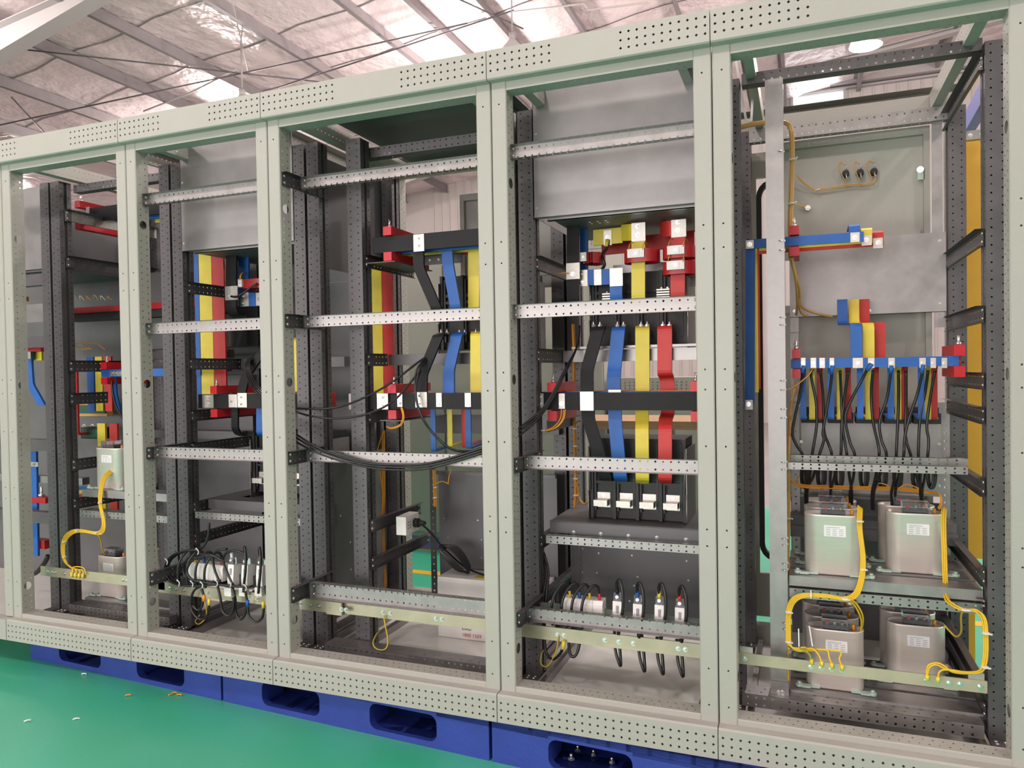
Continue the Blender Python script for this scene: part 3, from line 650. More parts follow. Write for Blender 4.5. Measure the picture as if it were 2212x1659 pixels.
xc = at(1716, 520, yb).x
clamp_pair('red resin support holding the upper three busbars of rightmost bay', xc, yb-0.012, yr+0.03, zY-0.019, zY+0.021, 0.03, 0.03)
# tan harness along the intermediate post
hb = [(1596, 276, 0.45), (1630, 268, 0.45), (1670, 263, 0.45), (1698, 264, 0.45), (1711, 280, 0.45), (1713, 330, 0.45), (1711, 420, 0.45), (1709, 490, 0.45), (1711, 560, 0.46)]
harness('thick tan wire loom bent over beside the intermediate post', [hb, off(hb, -3, 3), off(hb, -5, -2, 0.004), hb[3:]+[(1718, 600, 0.5), (1722, 650, 0.6), (1720, 680, 0.7)], off(hb[4:], -2, 0)+[(1726, 620, 0.55), (1730, 660, 0.65), (1760, 676, 0.7), (1798, 684, 0.72)], off(hb[4:], 1, 0)+[(1724, 610, 0.55), (1728, 670, 0.65), (1745, 683, 0.7)]], 0.0042, 'wire_tan', ties=((1713, 345, 0.445, 0.012), (1711, 440, 0.445, 0.012)))
for k, (pa, pb) in enumerate((((1588, 122, 0.4), (1612, 262, 0.45)), ((1626, 196, 0.5), (1623, 262, 0.45)))):
    a, b2 = at(*pa), at(*pb); d = (b2-a); 
    solid('cable_tie', MB().obox((a+b2)/2, d/2, V((0.004, 0, 0)), V((0, 0.0008, 0))), 'tie', ['long white cable tie tail leaning at the upper left of rightmost bay', 'short white cable tie tail standing on the tan loom'][k], 'cable tie')

# lower busbars, taps and fuse row
zL = at(1880, 783, yb).z
bar('blue lower busbar carrying the row of cable lugs in rightmost bay', 'blue', [(-0.03, yb, zL), (0.46, yb, zL)], 0.031, 0.006, Z_, [(a-w_, 773, a+w_, 795, yb-0.004, [(a, 784)]) for a, w_ in ((1735, 5), (1757, 6), (1776, 6), (1797, 5), (1853, 11), (1882, 7), (1926, 7), (1993, 7), (2016, 6), (2040, 6))], 'lower busbars of the rightmost bay', boltr=0.0065)
bar('yellow lower busbar hidden behind the blue one with the lugs', 'yellow', [(-0.03, yb+0.06, zL), (0.46, yb+0.06, zL)], 0.031, 0.006, Z_, (), 'lower busbars of the rightmost bay')
bar('red lower busbar rearmost behind the blue one with the lugs', 'red', [(-0.03, yb+0.12, zL), (0.46, yb+0.12, zL)], 0.031, 0.006, Z_, (), 'lower busbars of the rightmost bay')
clamp_pair('red resin support at the left end of the lower busbars', at(1720, 784, yb).x, yb-0.015, yb+0.15, zL-0.018, zL+0.018, 0.03, 0.026)
clamp_pair('red resin support at the right end of the lower busbars', at(2071, 780, yb).x, yb-0.015, yb+0.2, zL-0.016, zL+0.016, 0.034, 0.03)
for k, (c, px0, px1, y) in enumerate((('blue', 1839, 1860, yb+0.01), ('yellow', 1866, 1887, yb+0.05), ('red', 1890, 1911, yb+0.1))):
    xm = (at(px0, 735, y).x+at(px1, 735, y).x)/2; zt_ = at(1850, 700, y).z
    bar(c+' arched riser standing on the lower busbars in rightmost bay', c, [(xm, y, zL-0.01), (xm, y, zt_), (xm-0.03, y+0.22, zt_+0.012), (xm-0.03, y+0.22, zt_+0.10)], 0.034, 0.006, X_, (), 'arched risers', r=0.02)
names5 = ['first from the left', 'second from the left', 'third from the left', 'fourth from the left', 'fifth and rightmost']
for g, (b_, y_, r_) in enumerate(((1735, 1754, 1771), (1795, 1814, 1832), (1858, 1876, 1892), (1924, 1940, 1954), (1990, 2004, 2018))):
    for c, px, yy in (('blue', b_, yb+0.03), ('yellow', y_, yb+0.07), ('red', r_, yb+0.13)):
        yy2 = yy+0.02; xm = at(px, 850, yy2).x
        bar(c+' narrow drop bar in the '+names5[g]+' group of rightmost bay', c, [(xm, yy, zL), (xm, yy2, zL-0.03), (xm, yy2, at(px, 906, yy2).z), (xm, yy2+0.13, at(px, 906, yy2).z+0.01)], 0.019, 0.005, X_, (), 'drop bars of the fuse row', r=0.008)
for g in range(5):
    xa = 0.0+0.09*g
    fb = thing('fuse_unit', 'dark fuse base under the drop bars, '+names5[g], 'fuse holder', (xa+0.04, 0.66, 0.955), 'row of dark fuse bases')
    part('body', MB().box(xa, xa+0.082, 0.62, 0.70, 0.955, 0.99).box(xa+0.004, xa+0.078, 0.64, 0.70, 0.99, 1.01), 'breaker', fb)
    for q in range(3): bolt(fb, (xa+0.014+0.027*q, 0.62, 0.975), FRONT, 0.005)
# black cables
ends = []
for k, pts in enumerate((
    [(1736, 797), (1728, 850), (1712, 930), (1720, 960), (1735, 985)],
    [(1756, 797), (1752, 812), (1763, 870), (1764, 920), (1754, 985)],
    [(1772, 800), (1778, 860), (1780, 930), (1790, 960), (1797, 985)],
    [(1798, 797), (1792, 850), (1778, 930), (1780, 950), (1769, 985)],
    [(1815, 800), (1817, 850), (1820, 920), (1826, 960), (1830, 985)],
    [(1833, 800), (1824, 860), (1818, 920), (1816, 985)],
    [(1880, 785), (1862, 820), (1836, 870), (1826, 905), (1836, 955), (1847, 985)],
    [(1886, 800), (1882, 850), (1886, 910), (1897, 960), (1899, 985)],
    [(1925, 797), (1916, 860), (1900, 910), (1904, 950), (1915, 985)],
    [(1941, 800), (1941, 870), (1938, 940), (1936, 985)],
    [(1957, 800), (1957, 880), (1956, 940), (1968, 985)],
    [(1994, 797), (1982, 850), (1962, 910), (1954, 950), (1952, 985)],
    [(2005, 800), (1998, 850), (1987, 910), (1984, 985)],
    [(2020, 800), (2008, 870), (2002, 920), (2006, 950), (2004, 985)])):
    y0_ = 0.41 if k in (0, 1, 3, 6, 8, 11) else 0.45
    ex = pts[-1][0]; tgt = (1744, 1790, 1840, 1884, 1930, 1992)[min(5, int((ex-1725)/48))]
    tail = [(0.5*(ex+tgt), 1030, 0.5), (tgt+(k % 3-1)*4, 1062, 0.56), (tgt+(k % 3-1)*3, 1100, 0.6)]
    cc = [(a, b, y0_+0.02*min(1, i)) for i, (a, b) in enumerate(pts)]+tail
    ord_ = ['1st', '2nd', '3rd', '4th', '5th', '6th', '7th', '8th', '9th', '10th', '11th', '12th', '13th', '14th'][k]
    cable('black cable hanging below the blue lower busbar, '+ord_+' of fourteen from the left', cc, 0.0046, 'cable', 'black cables of the fuse row')
cols_ = ['blue', 'blue', 'blue', 'blue', 'blue', 'blue']
for k, (px, py, qx, qy) in enumerate(((1736, 790, 1733, 806), (1798, 790, 1796, 808), (1884, 786, 1872, 800), (1926, 790, 1924, 806), (1995, 788, 1990, 806))):
    solid('lug_sleeve', MB().cyl(at(px, py, 0.408), at(qx, qy, 0.412), 0.0065, 10), 'blue', 'blue heat-shrink sleeve on the '+['first', 'second', 'third', 'fourth', 'fifth'][k]+' front cable lug from the left', 'cable lug', 'blue lug sleeves')
# folded spare cable loops behind the rails
for k, px in enumerate((1735, 1770, 1808, 1862, 1902, 1935, 1975, 2008)):
    P = []
    for j in range(26):
        a = j/25*2*math.pi*2.5; P.append(at(px+7*math.sin(a)+j*0.3, 1032+26*math.cos(a)-3, 0.6+0.004*j/5))
    solid('cable_loop', MB().tube(P, 0.0042, 6, 2), 'cable', 'black spare cable loop above the capacitors, '+['1st', '2nd', '3rd', '4th', '5th', '6th', '7th', '8th'][k]+' from the left', 'cable', 'folded black cable loops')
hb = [(1704, 1020, 0.5), (1710, 1040, 0.5), (1735, 1050, 0.52), (1790, 1052, 0.54), (1850, 1054, 0.55), (1930, 1056, 0.56), (2000, 1062, 0.56), (2028, 1066, 0.5), (2032, 1085, 0.48), (2026, 1098, 0.47)]
harness('orange wire loom running across behind the upper capacitors', [hb, off(hb, 2, 3), off(hb[:7], 0, -3), [(1725, 1046, 0.52), (1722, 1034, 0.52), (1728, 1028, 0.52)], [(1870, 1054, 0.55), (1900, 1044, 0.55), (1920, 1050, 0.55)], [(1940, 1056, 0.55), (1960, 1046, 0.55), (1990, 1058, 0.55)]], 0.0022, 'wire')
hv = [(1702, 842, 0.34), (1720, 832, 0.40), (1745, 812, 0.41), (1756, 796, 0.41)]
cable('thin orange wire rising to the second lug of the lower blue busbar', hv, 0.002, 'wire')
hv = [(1716, 840, 0.75), (1708, 880, 0.6), (1704, 960, 0.4), (1703, 1010, 0.4), (1704, 1100, 0.4), (1702, 1200, 0.38), (1701, 1260, 0.36)]
harness('orange brown wire loom running down beside the intermediate post', [hv, off(hv, 2, 0), off(hv, -2, 4), [(1712, 790, 0.78), (1722, 850, 0.77), (1730, 870, 0.76), (1714, 900, 0.6), (1706, 960, 0.42)]], 0.0028, 'wire_tan', ties=((1703, 1012, 0.395, 0.009), (1704, 1120, 0.395, 0.009)))

# capacitor cans
CW, CD, CHT = 0.172, 0.082, 0.193
def stadium(w, d, z, n=10):
    r = d/2; h = w/2-r; P = []
    for k in range(n+1): a = -math.pi/2+math.pi*k/n; P.append(V((h+r*math.cos(a), r+r*math.sin(a), z)))
    for k in range(n+1): a = math.pi/2+math.pi*k/n; P.append(V((-h+r*math.cos(a), r+r*math.sin(a), z)))
    return P
def inset(w, d, z, e):
    return [V((p.x, p.y+e, p.z)) for p in stadium(w-2*e, d-2*e, z)]
def make_cap():
    t = thing('capacitor', 'x', 'capacitor', (0, 0, 0))
    mb = MB().loft([inset(CW, CD, 0, 0.003), stadium(CW, CD, 0.004), stadium(CW, CD, CHT-0.006), inset(CW, CD, CHT-0.003, -0.0015), inset(CW, CD, CHT, 0.0), inset(CW, CD, CHT, 0.004), inset(CW, CD, CHT-0.008, 0.005)], cap=True, sm=True)
    part('can', mb, 'can', t)
    part('label_plate', MB().box(-0.028, 0.036, -0.0012, -0.0004, 0.125, 0.160), 'tag', t)
    pr = MB()
    for i in range(5):
        for j in range(3 if i else 1): pr.box(-0.022+0.019*j, -0.022+0.019*j+(0.013 if i else 0.04), -0.0016, -0.0012, 0.153-0.006*i, 0.1545-0.006*i)
    part('label_print', pr, 'print', t)
    part('terminal_base', MB().box(-0.036, 0.036, 0.012, 0.05, CHT-0.008, CHT+0.012), 'breaker', t)
    for q in range(3): part('terminal', MB().cyl((-0.022+0.022*q, 0.018, CHT+0.012), (-0.022+0.022*q, 0.018, CHT+0.024), 0.005, 8), ['red', 'tin', 'copper'][q], t)
    part('terminal_cover', MB().box(-0.039, 0.039, 0.008, 0.056, CHT+0.002, CHT+0.034), 'clear', t)
    for s_ in (-1, 1):
        xx = s_*(CW/2-0.012)
        mb = MB().box(xx-0.028, xx+0.028, -0.004, 0.010, 0, 0.006).box(min(xx, xx+0.034*s_), max(xx, xx+0.034*s_), -0.012, 0.006, 0.0, 0.007)
        mb.cyl((xx+0.034*s_, -0.004, 0), (xx+0.034*s_, -0.004, 0.010), 0.011, 10).cyl((xx+0.034*s_, -0.004, 0.010), (xx+0.034*s_, -0.004, 0.016), 0.006, 6)
        part('foot_clamp', mb, 'green_clamp', t)
    part('earth_stud', MB().cyl((CW/2-0.03, CD/2, CHT-0.008), (CW/2-0.03, CD/2, CHT+0.012), 0.005, 8), 'wire', t)
    return t
proto = make_cap(); first = True
CAPS = [(0.0935, 0.33, 0.488, 'front left of the upper shelf in rightmost bay'), (0.0935, 0.46, 0.488, 'second in depth on the left of the upper shelf, rightmost bay'), (0.0935, 0.59, 0.488, 'rearmost on the left of the upper shelf, rightmost bay'),
        (0.342, 0.43, 0.488, 'front right of the upper shelf in rightmost bay'), (0.331, 0.56, 0.488, 'behind the right can of the upper shelf, rightmost bay'),
        (0.0955, 0.33, 0.118, 'front left of the lower shelf in rightmost bay'), (0.09, 0.46, 0.118, 'second in depth on the left of the lower shelf, rightmost bay'), (0.085, 0.59, 0.118, 'rearmost on the left of the lower shelf, rightmost bay'),
        (0.345, 0.46, 0.118, 'front right of the lower shelf in rightmost bay'), (0.336, 0.59, 0.118, 'behind the right can of the lower shelf, rightmost bay')]
def place_cap(cx, cy, cz, lab, rz=0.0, group='silver capacitor cans of the rightmost bay'):
    global first
    c = proto if first else copy_tree(proto); first = False
    c.location = (cx, cy, cz); c.rotation_euler.z = rz; c['label'] = 'silver oval capacitor can, '+lab; c['group'] = group; return c
for c_ in CAPS: place_cap(*c_)
# shelves
for (za, nm) in ((0.487, 'upper'), (0.117, 'lower')):
    mb = MB().box(-0.04, 0.498, 0.295, 0.385, za-0.003, za-0.0005).box(-0.04, 0.498, 0.295, 0.298, za-0.033, za-0.003).box(-0.04, 0.498, 0.36, 0.363, za-0.033, za-0.003)
    part('shelf_rail', mb, 'galv', f5)
    mb = MB().box(-0.04, 0.5, 0.405, 0.515, za-0.003, za-0.0005).box(-0.04, 0.5, 0.405, 0.408, za-0.033, za-0.003); part('shelf_rail', mb, 'galv', f5)
    mb = MB().box(-0.04, 0.5, 0.535, 0.645, za-0.003, za-0.0005).box(-0.04, 0.5, 0.535, 0.538, za-0.033, za-0.003); part('shelf_rail', mb, 'galv', f5)
# earth bar and yellow-green looms
def earth_bar(label, xa, xb, y, zc, h, studs, group='yellow zinc earth bars'):
    t = thing('earth_bar', label, 'earth bar', ((xa+xb)/2, y, zc-h/2), group)
    part('bar', MB().box(xa, xb, y, y+0.005, zc-h/2, zc+h/2), 'zinc_yellow', t)
    for x in studs: bolt(t, (x, y, zc), FRONT, 0.009, BOLT)
    return t
eb = earth_bar('yellowish zinc earth bar across the foot of rightmost bay', -0.205, 0.489, 0.2, 0.234, 0.035, [at(px, 1450, 0.2).x for px in (1608, 1752, 1774, 1796, 1819, 2002, 2026, 2050, 2074, 2117)])
for px, s_ in ((1612, 1), (2110, 1)):
    x = at(px, 1440, 0.2).x; part('mounting_tab', MB().box(x-0.02, x+0.02, 0.206, 0.21, 0.22, 0.27), 'tin', eb)
e1 = [(1858, 1095, 0.36), (1857, 1140, 0.31), (1864, 1200, 0.30), (1862, 1245, 0.28), (1850, 1282, 0.26), (1826, 1294, 0.24), (1790, 1288, 0.24), (1740, 1286, 0.24), (1715, 1296, 0.24), (1704, 1322, 0.24), (1703, 1370, 0.23), (1705, 1392, 0.22), (1720, 1403, 0.22), (1745, 1402, 0.21)]
st = []
for k, (ex, ey) in enumerate(((1753, 1428), (1775, 1432), (1797, 1436), (1819, 1440))):
    st.append(off(e1, (k-1.5)*2.8, (k-1.5)*2.2)+[(ex-24+k*6, 1400+k*2, 0.2), (ex-6, 1412+k*4, 0.192), (ex, ey, 0.188)])
st.append([(1826, 1294, 0.24), (1846, 1300, 0.26), (1862, 1325, 0.29), (1864, 1345, 0.32), (1859, 1366, 0.36)])
st.append([(1826, 1296, 0.24), (1843, 1304, 0.26), (1857, 1328, 0.29), (1861, 1348, 0.32), (1857, 1368, 0.37)])
st.append([(1704, 1400, 0.22), (1701, 1420, 0.25), (1702, 1450, 0.255), (1703, 1470, 0.26)])
harness('yellow green earth wire loom looping in front of the left capacitors', st, 0.0028, 'earth', ties=((1752, 1287, 0.235, 0.010, X_, (0, -0.3, 1)), (1703, 1322, 0.235, 0.010), (1703, 1386, 0.225, 0.010), (1825, 1294, 0.235, 0.010), (1856, 1126, 0.305, 0.008), (1864, 1230, 0.29, 0.009)))
e2 = [(2039, 1095, 0.46), (2038, 1130, 0.42), (2040, 1200, 0.38), (2042, 1250, 0.36), (2045, 1290, 0.28), (2060, 1305, 0.25), (2084, 1316, 0.24), (2110, 1318, 0.23), (2125, 1335, 0.225), (2129, 1370, 0.22), (2128, 1420, 0.21), (2118, 1447, 0.2), (2090, 1452, 0.195), (2060, 1448, 0.192)]
st = [off(e2, 0, 0)+[(2040, 1444, 0.19), (2022, 1436, 0.19), (2008, 1442, 0.19), (2003, 1460, 0.19)], off(e2, 4, 3)+[(2046, 1447, 0.19), (2034, 1448, 0.19), (2028, 1454, 0.19), (2026, 1466, 0.19)], off(e2, -4, 3)+[(2042, 1440, 0.19), (2024, 1432, 0.19), (2005, 1438, 0.19), (2001, 1460, 0.19)],
      [(2084, 1318, 0.24), (2076, 1330, 0.3), (2076, 1365, 0.4), (2065, 1375, 0.45), (2050, 1362, 0.47), (2040, 1350, 0.48)]]
harness('yellow green earth wire loom hanging by the right post', st, 0.0028, 'earth', ties=((2084, 1317, 0.235, 0.010), (2130, 1368, 0.215, 0.010), (2127, 1441, 0.2, 0.010)))
for k, px in enumerate((1753, 1775, 1797, 1819, 2003, 2026)):
    py = 1424+4*k if k < 4 else 1458+4*(k-4)
    solid('ring_lug', MB().cyl(at(px, py, 0.189), at(px, py+12, 0.19), 0.0055, 8), 'yellow', 'yellow sleeved ring lug on the right earth bar, '+['first', 'second', 'third', 'fourth', 'fifth', 'sixth'][k]+' from the left', 'cable lug', 'yellow lugs on the right earth bar')
for k, (px, py, qx, qy) in enumerate(((1725, 1358, 1726, 1397), (1748, 1352, 1755, 1396))):
    a, b2 = at(px, py, 0.2), at(qx, qy, 0.205); solid('cable_tie', MB().obox((a+b2)/2, (b2-a)/2, V((0.0018, 0, 0)), V((0, 0.0008, 0))), 'tie', ['upright', 'slanting'][k]+' white cable tie tail above the right earth bar', 'cable tie')
# the door with a black gasket standing open behind the left edge of this bay
t = thing('gasket_door', 'cream hinged back door with black rubber gasket behind the left of rightmost bay', 'door', (-0.25, 1.05, 0.1))
part('panel_stile', MB().extr([(-0.232, 1.03), (-0.232, 1.0), (-0.165, 1.0), (-0.165, 1.03)], (0, 0, 0.12), X_, Y_, Z_, 1.92, {1: [(0.038, 0.03, 0.003, 0.03)]}), 'cream', t)
g0, g1, gz0, gz1 = -0.155, 0.30, 0.36, 1.92
P = []
for (cx, cz, a0) in ((g1-0.06, gz1-0.06, 0), (g0+0.06, gz1-0.06, 90), (g0+0.06, gz0+0.06, 180), (g1-0.06, gz0+0.06, 270)):
    for q in range(6): a = math.radians(a0+18*q); P.append(V((cx+0.06*math.cos(a), 1.02, cz+0.06*math.sin(a))))
P.append(P[0]); part('gasket', flat(P, Y_, 0.03, 0.02), 'rubber', t)
part('panel_rail', MB().box(-0.165, 0.4, 1.0, 1.03, 1.94, 2.04).box(-0.165, 0.4, 1.0, 1.03, 0.12, 0.3), 'cream', t)
# ================================================================ shared switch-section equipment
def breaker(label, xa, xb, y, z0, z1, depth=0.2, lugs='bottom', rows=True, group='four-pole circuit breakers'):
    """four-pole moulded breaker seen from its terminal side, held by two folded side cheeks"""
    t = thing('circuit_breaker', label, 'circuit breaker', ((xa+xb)/2, y+depth/2, z0), group); W = xb-xa; p = W/4; H = z1-z0
    part('body', MB().box(xa, xb, y+0.02, y+depth, z0, z1), 'breaker', t)
    for k in range(5): part('pole_barrier', MB().box(xa+p*k-0.006, xa+p*k+0.006, y, y+0.022, z0, z1).box(xa+p*k-0.010, xa+p*k+0.010, y+0.01, y+0.022, z0+0.01, z0+0.05), 'breaker', t)
    for k in range(4):
        a, b2 = xa+p*k+0.012, xa+p*(k+1)-0.012
        mb = MB()
        for (za, zb) in ((0.44, 0.47), (0.62, 0.655), (0.71, 0.75)): mb.box(a-0.006, b2+0.006, y+0.008, y+0.022, z0+H*za, z0+H*zb)
        for xx in (a, b2): mb.box(xx-0.004, xx+0.004, y+0.006, y+0.022, z0+H*0.1, z0+H*0.95)
        part('pole_frame', mb, 'breaker', t)
        if lugs:
            zl = z0+H*0.17 if lugs == 'bottom' else z1-0.02
            lg = part('terminal', MB().box(a+0.006, b2-0.006, y+0.012, y+0.02, zl-0.01, zl+0.045).box(a+0.002, b2-0.008, y-0.03, y+0.016, zl, zl+0.022), 'tin', t)
            bolt(lg, ((a+b2)/2, y+0.012, zl+0.034), FRONT, 0.006, BOLT)
    for k in range(5): bolt(t, (xa+p*k, y+0.004, z0+0.02), FRONT, 0.0065)
    for s_, xx in ((-1, xa-0.01), (1, xb+0.01)):
        mb = MB().box(xx-0.001, xx+0.001, y-0.012, y+depth, z0-0.025, z1-0.03).box(min(xx, xx+0.05*s_), max(xx, xx+0.05*s_), y-0.012, y+depth, z0-0.026, z0-0.023)
        mb.cyl((xx, y-0.012, z0-0.025), (xx, y-0.012, z0+H*0.35), 0.0025, 6).cyl((xx+0.006*s_*-1, y-0.012, z0+H*0.35), (xx-0.004*s_, y-0.012, z1-0.03), 0.0025, 6)
        part('side_cheek', mb, 'galv', t)
    return t
def ctr(label, px0, py0, px1, py1, y, d=0.07, block=None, wires=True, group='red current transformers'):
    """oval ring current transformer around a busbar with a pale terminal block"""
    mx, my = (px0+px1)/2, (py0+py1)/2; xa, xb = at(px0, my, y).x, at(px1, my, y).x; za, zb = at(mx, py1, y).z, at(mx, py0, y).z
    t = thing('current_transformer', label, 'transformer', ((xa+xb)/2, y+d/2, za), group)
    w = xb-xa; rim = lambda e, z: [V((p.x+(xa+xb)/2, p.y+y+e, z)) for p in stadium(w-2*e, d-2*e, 0)]
    mb = MB().loft([rim(0, za), rim(0, zb)], cap=False, sm=True); mb.loft([rim(0.014, zb), rim(0.014, za)], cap=False, sm=True)
    for z in (za, zb):
        o_, i_ = rim(0, z), rim(0.014, z)
        for k in range(len(o_)): n = (k+1) % len(o_); mb.quad(o_[k], o_[n], i_[n], i_[k])
    part('ring', mb, 'ct_red', t)
    if block:
        a, b, c, e = block; o = part('terminal_block', R(a, b, c, e, y-0.008, 0.012), 'white', t)
        part('cover', R(a+(c-a)*0.34, b+3, a+(c-a)*0.7, e-3, y-0.0095, 0.002), 'tag', t)
        bolt(o, at((a+c)/2, (b+e)/2, y-0.0095), FRONT, 0.004)
        if wires:
            for q in (a+3, c-3): part('wire_lead', MB().tube([at(q, b+4, y-0.006), at(q+2, b-8, y-0.01), at(q+7, b-14, y+0.02), at(q+12, b-4, y+0.06)], 0.0018, 6), 'wire', t)
    return t
def fuse(label, px, py0, py1, y, sleeve, loop=True, w=0.023, group='white fuse holders'):
    """upright white fuse holder with clear top and a black cable looping over it"""
    p = at(px, (py0+py1)/2, y); z1_ = at(px, py0, y).z; z0_ = at(px, py1, y).z; x = p.x
    t = thing('fuse_holder', label, 'fuse holder', (x, y+0.02, z0_-0.03), group)
    part('body', MB().prism([(-0.004, z0_-0.03), (-0.006, z0_), (0.0, z0_+(z1_-z0_)*0.68), (0.045, z0_+(z1_-z0_)*0.6), (0.05, z0_-0.03)], (x-w/2, y, 0), Y_, Z_, (w, 0, 0)), 'white', t)
    part('clear_cap', MB().box(x-w*0.4, x+w*0.4, y, y+0.02, z0_+(z1_-z0_)*0.68, z1_), 'clear', t)
    part('window', MB().box(x-0.003, x+0.005, y-0.0055, y-0.003, z0_+(z1_-z0_)*0.2, z0_+(z1_-z0_)*0.5), 'print', t)
    part('clamp_screw', MB().cyl((x, y+0.006, z1_-0.014), (x, y-0.002, z1_-0.010), 0.006, 8), 'bolt', t)
    if sleeve: part('lead_sleeve', MB().cyl((x, y+0.008, z1_-0.008), (x-0.001, y+0.006, z1_+0.02), 0.0065, 8), sleeve, t)
    if loop: part('lead', MB().tube([(x-0.001, y+0.008, z1_), (x, y+0.0, z1_+0.035), (x+0.012, y-0.012, z1_+0.05), (x+0.024, y-0.022, z1_+0.02), (x+0.026, y-0.026, z1_-0.035), (x+0.016, y-0.024, z1_-0.09), (x+0.008, y-0.02, z1_-0.13)], 0.0055, 8), 'cable', t)
    return t
def cover_panel(f, xa, xb, y, z0, z1):
    o = part('cover_panel', MB().box(xa, xb, y, y+0.002, z0, z1).box(xa, xb, y, y+0.03, z0-0.002, z0).box(xa+0.04, xb, y+0.03, y+0.045, z0-0.012, z0-0.009).box(xa+0.04, xb, y+0.03, y+0.032, z0-0.012, z0), 'galv_sheet', f)
    for zz in (z0+0.03, z1-0.2, z1-0.06): bolt(o, (xa+0.012, y, zz), FRONT, 0.005)
    part('compartment_floor', MB().plate((xa+0.06, y+0.045, z0-0.01), X_, Y_, xb-xa-0.06, 0.45, [(0.08+0.03*j, [(0.08+0.03*k, 0.004) for k in range(4)]) for j in range(2)]), 'sheet_dark', f)
    part('compartment_side', MB().box(xa, xa+0.002, y, y+0.5, z0, z1), 'galv_sheet', f)

# ================================================================ fourth bay: two breakers on coloured bars
f4 = FR[3]; xL = -0.8855
cross_rail(f4, -0.889, -0.292, 0.062, 1.884); cross_rail(f4, -0.889, -0.292, 0.062, 1.356)
cross_rail(f4, -0.884, -0.292, 0.135, 0.845); cross_rail(f4, -0.884, -0.292, 0.135, 0.322)
bracket(f4, xL-0.0005, 0.05, 0.31, 0.845, 0.05); bracket(f4, xL-0.0005, 0.05, 0.31, 0.330, 0.05)
cross_rail(f4, -0.853, -0.30, 0.262, 0.556, 0.028, 0.03, open_front=False, bolts=False)
part('rail_top', MB().plate((-0.853, 0.262, 0.5705), X_, Y_, 0.55, 0.03, [(0.015, [(0.02+0.0375*k, 0.004) for k in range(14)])]), 'galv', f4)
cover_panel(f4, -0.878, -0.295, 0.258, 1.703, 2.195)
for zc, y1 in ((1.546, 0.72), (1.212, 0.62), (0.54, 0.70), (0.33, 0.75)): bracket(f4, xL, 0.29, y1, zc, 0.05, m='galv_dark')
part('support_beam', MB().box(-0.884, -0.30, 0.60, 0.64, 1.19, 1.235), 'galv', f4)
part('support_beam', MB().box(-0.80, -0.30, 0.46, 0.50, 1.188, 1.232).box(-0.80, -0.30, 0.44, 0.5, 1.236, 1.245), 'galv', f4)
mb = MB().box(-0.86, -0.30, 0.33, 0.72, 0.606, 0.609).box(-0.86, -0.30, 0.33, 0.333, 0.566, 0.607)
tr = part('breaker_tray', mb, 'sheet_dark', f4)
for k in range(5): bolt(tr, (-0.77+0.1*k, 0.33, 0.572), FRONT, 0.007)
o = part('back_panel', MB().box(-0.815, -0.30, 0.56, 0.563, 0.18, 0.555), 'sheet_dark', f4)
for (px, py) in ((1258, 1185), (1293, 1195), (1365, 1200), (1483, 1212), (1258, 1236), (1289, 1237), (1377, 1246), (1487, 1254), (1370, 1265), (1283, 1290), (1360, 1298), (1485, 1305)): bolt(o, at(px, py, 0.56), FRONT, 0.0035)
part('panel_strip', MB().plate((-0.848, 0.548, 0.18), Z_, X_, 0.39, 0.033, [(0.016, [(0.02+0.03*k, 0.004) for k in range(12)])]), 'galv_dark', f4)
breaker('charcoal four-pole circuit breaker with bare terminals, low in the fourth bay', -0.722, -0.386, 0.41, 0.612, 0.905, 0.22)
breaker('charcoal four-pole circuit breaker behind the upper rail of the fourth bay', -0.733, -0.388, 0.50, 1.25, 1.52, 0.2, lugs=None)
for k, (px, py) in enumerate(((1322, 645), (1440, 636))):
    c = at(px, py, 0.48); t = thing('terminal_stack', ['stack of tinned terminal plates beside the blue bar, fourth bay', 'stack of tinned terminal plates left of the red bar, fourth bay'][k], 'terminal', c)
    for j in range(4): part('plate', MB().box(c.x-0.035, c.x+0.012, 0.47, 0.53, c.z-0.012+0.009*j, c.z-0.007+0.009*j), 'tin', t)
    for j in range(2): bolt(t, (c.x-0.02+0.022*j, 0.49, c.z+0.022), Z_, 0.008, BOLT)
# mounting plate behind the bars
part('slotted_plate', MB().plate((-0.68, 0.62, 1.465), X_, Z_, 0.36, 0.10, [(0.03, [(0.07, 0.010), (0.22, 0.010)]), (0.072, [(0.05, 0.008), (0.17, 0.008), (0.31, 0.008)])]).box(-0.68, -0.32, 0.622, 0.624, 1.465, 1.565), 'galv', f4)
G = 'upper bars of the fourth bay'
bar('black vertical busbar at the upper left of the fourth bay', 'black', [(1238, 440, 0.42), (1238, 648, 0.42), (1240, 664, 0.43), (1262, 668, 0.5)], 0.046, 0.008, X_, [(1223, 568, 1252, 603, 0.414, [(1237, 592)])], G)
bar('blue vertical busbar beside the black one in the fourth bay', 'blue', [(1262, 440, 0.5), (1262, 600, 0.5)], 0.03, 0.008, X_, (), G)
bar('blue horizontal link with three tinned pads in the fourth bay', 'blue', [(1256, 600, 0.45), (1342, 597, 0.45)], 0.058, 0.008, Z_, [(1254, 583, 1269, 618, 0.445, [(1255, 592), (1255, 609)]), (1283, 582, 1299, 616, 0.445, [(1290, 599)])], G)
bar('blue vertical bar with a two-bolt pad in the fourth bay', 'blue', [(1331, 580, 0.436), (1331, 640, 0.436), (1334, 660, 0.45), (1340, 662, 0.5)], 0.046, 0.008, X_, [(1317, 579, 1345, 618, 0.431, [(1329, 586), (1329, 606)])], G)
bar('yellow horizontal bar with one cable pad, top of the fourth bay', 'yellow', [(1282, 514, 0.5), (1345, 508, 0.5)], 0.058, 0.008, Z_, [(1304, 497, 1321, 530, 0.494, [(1312, 513)])], G)
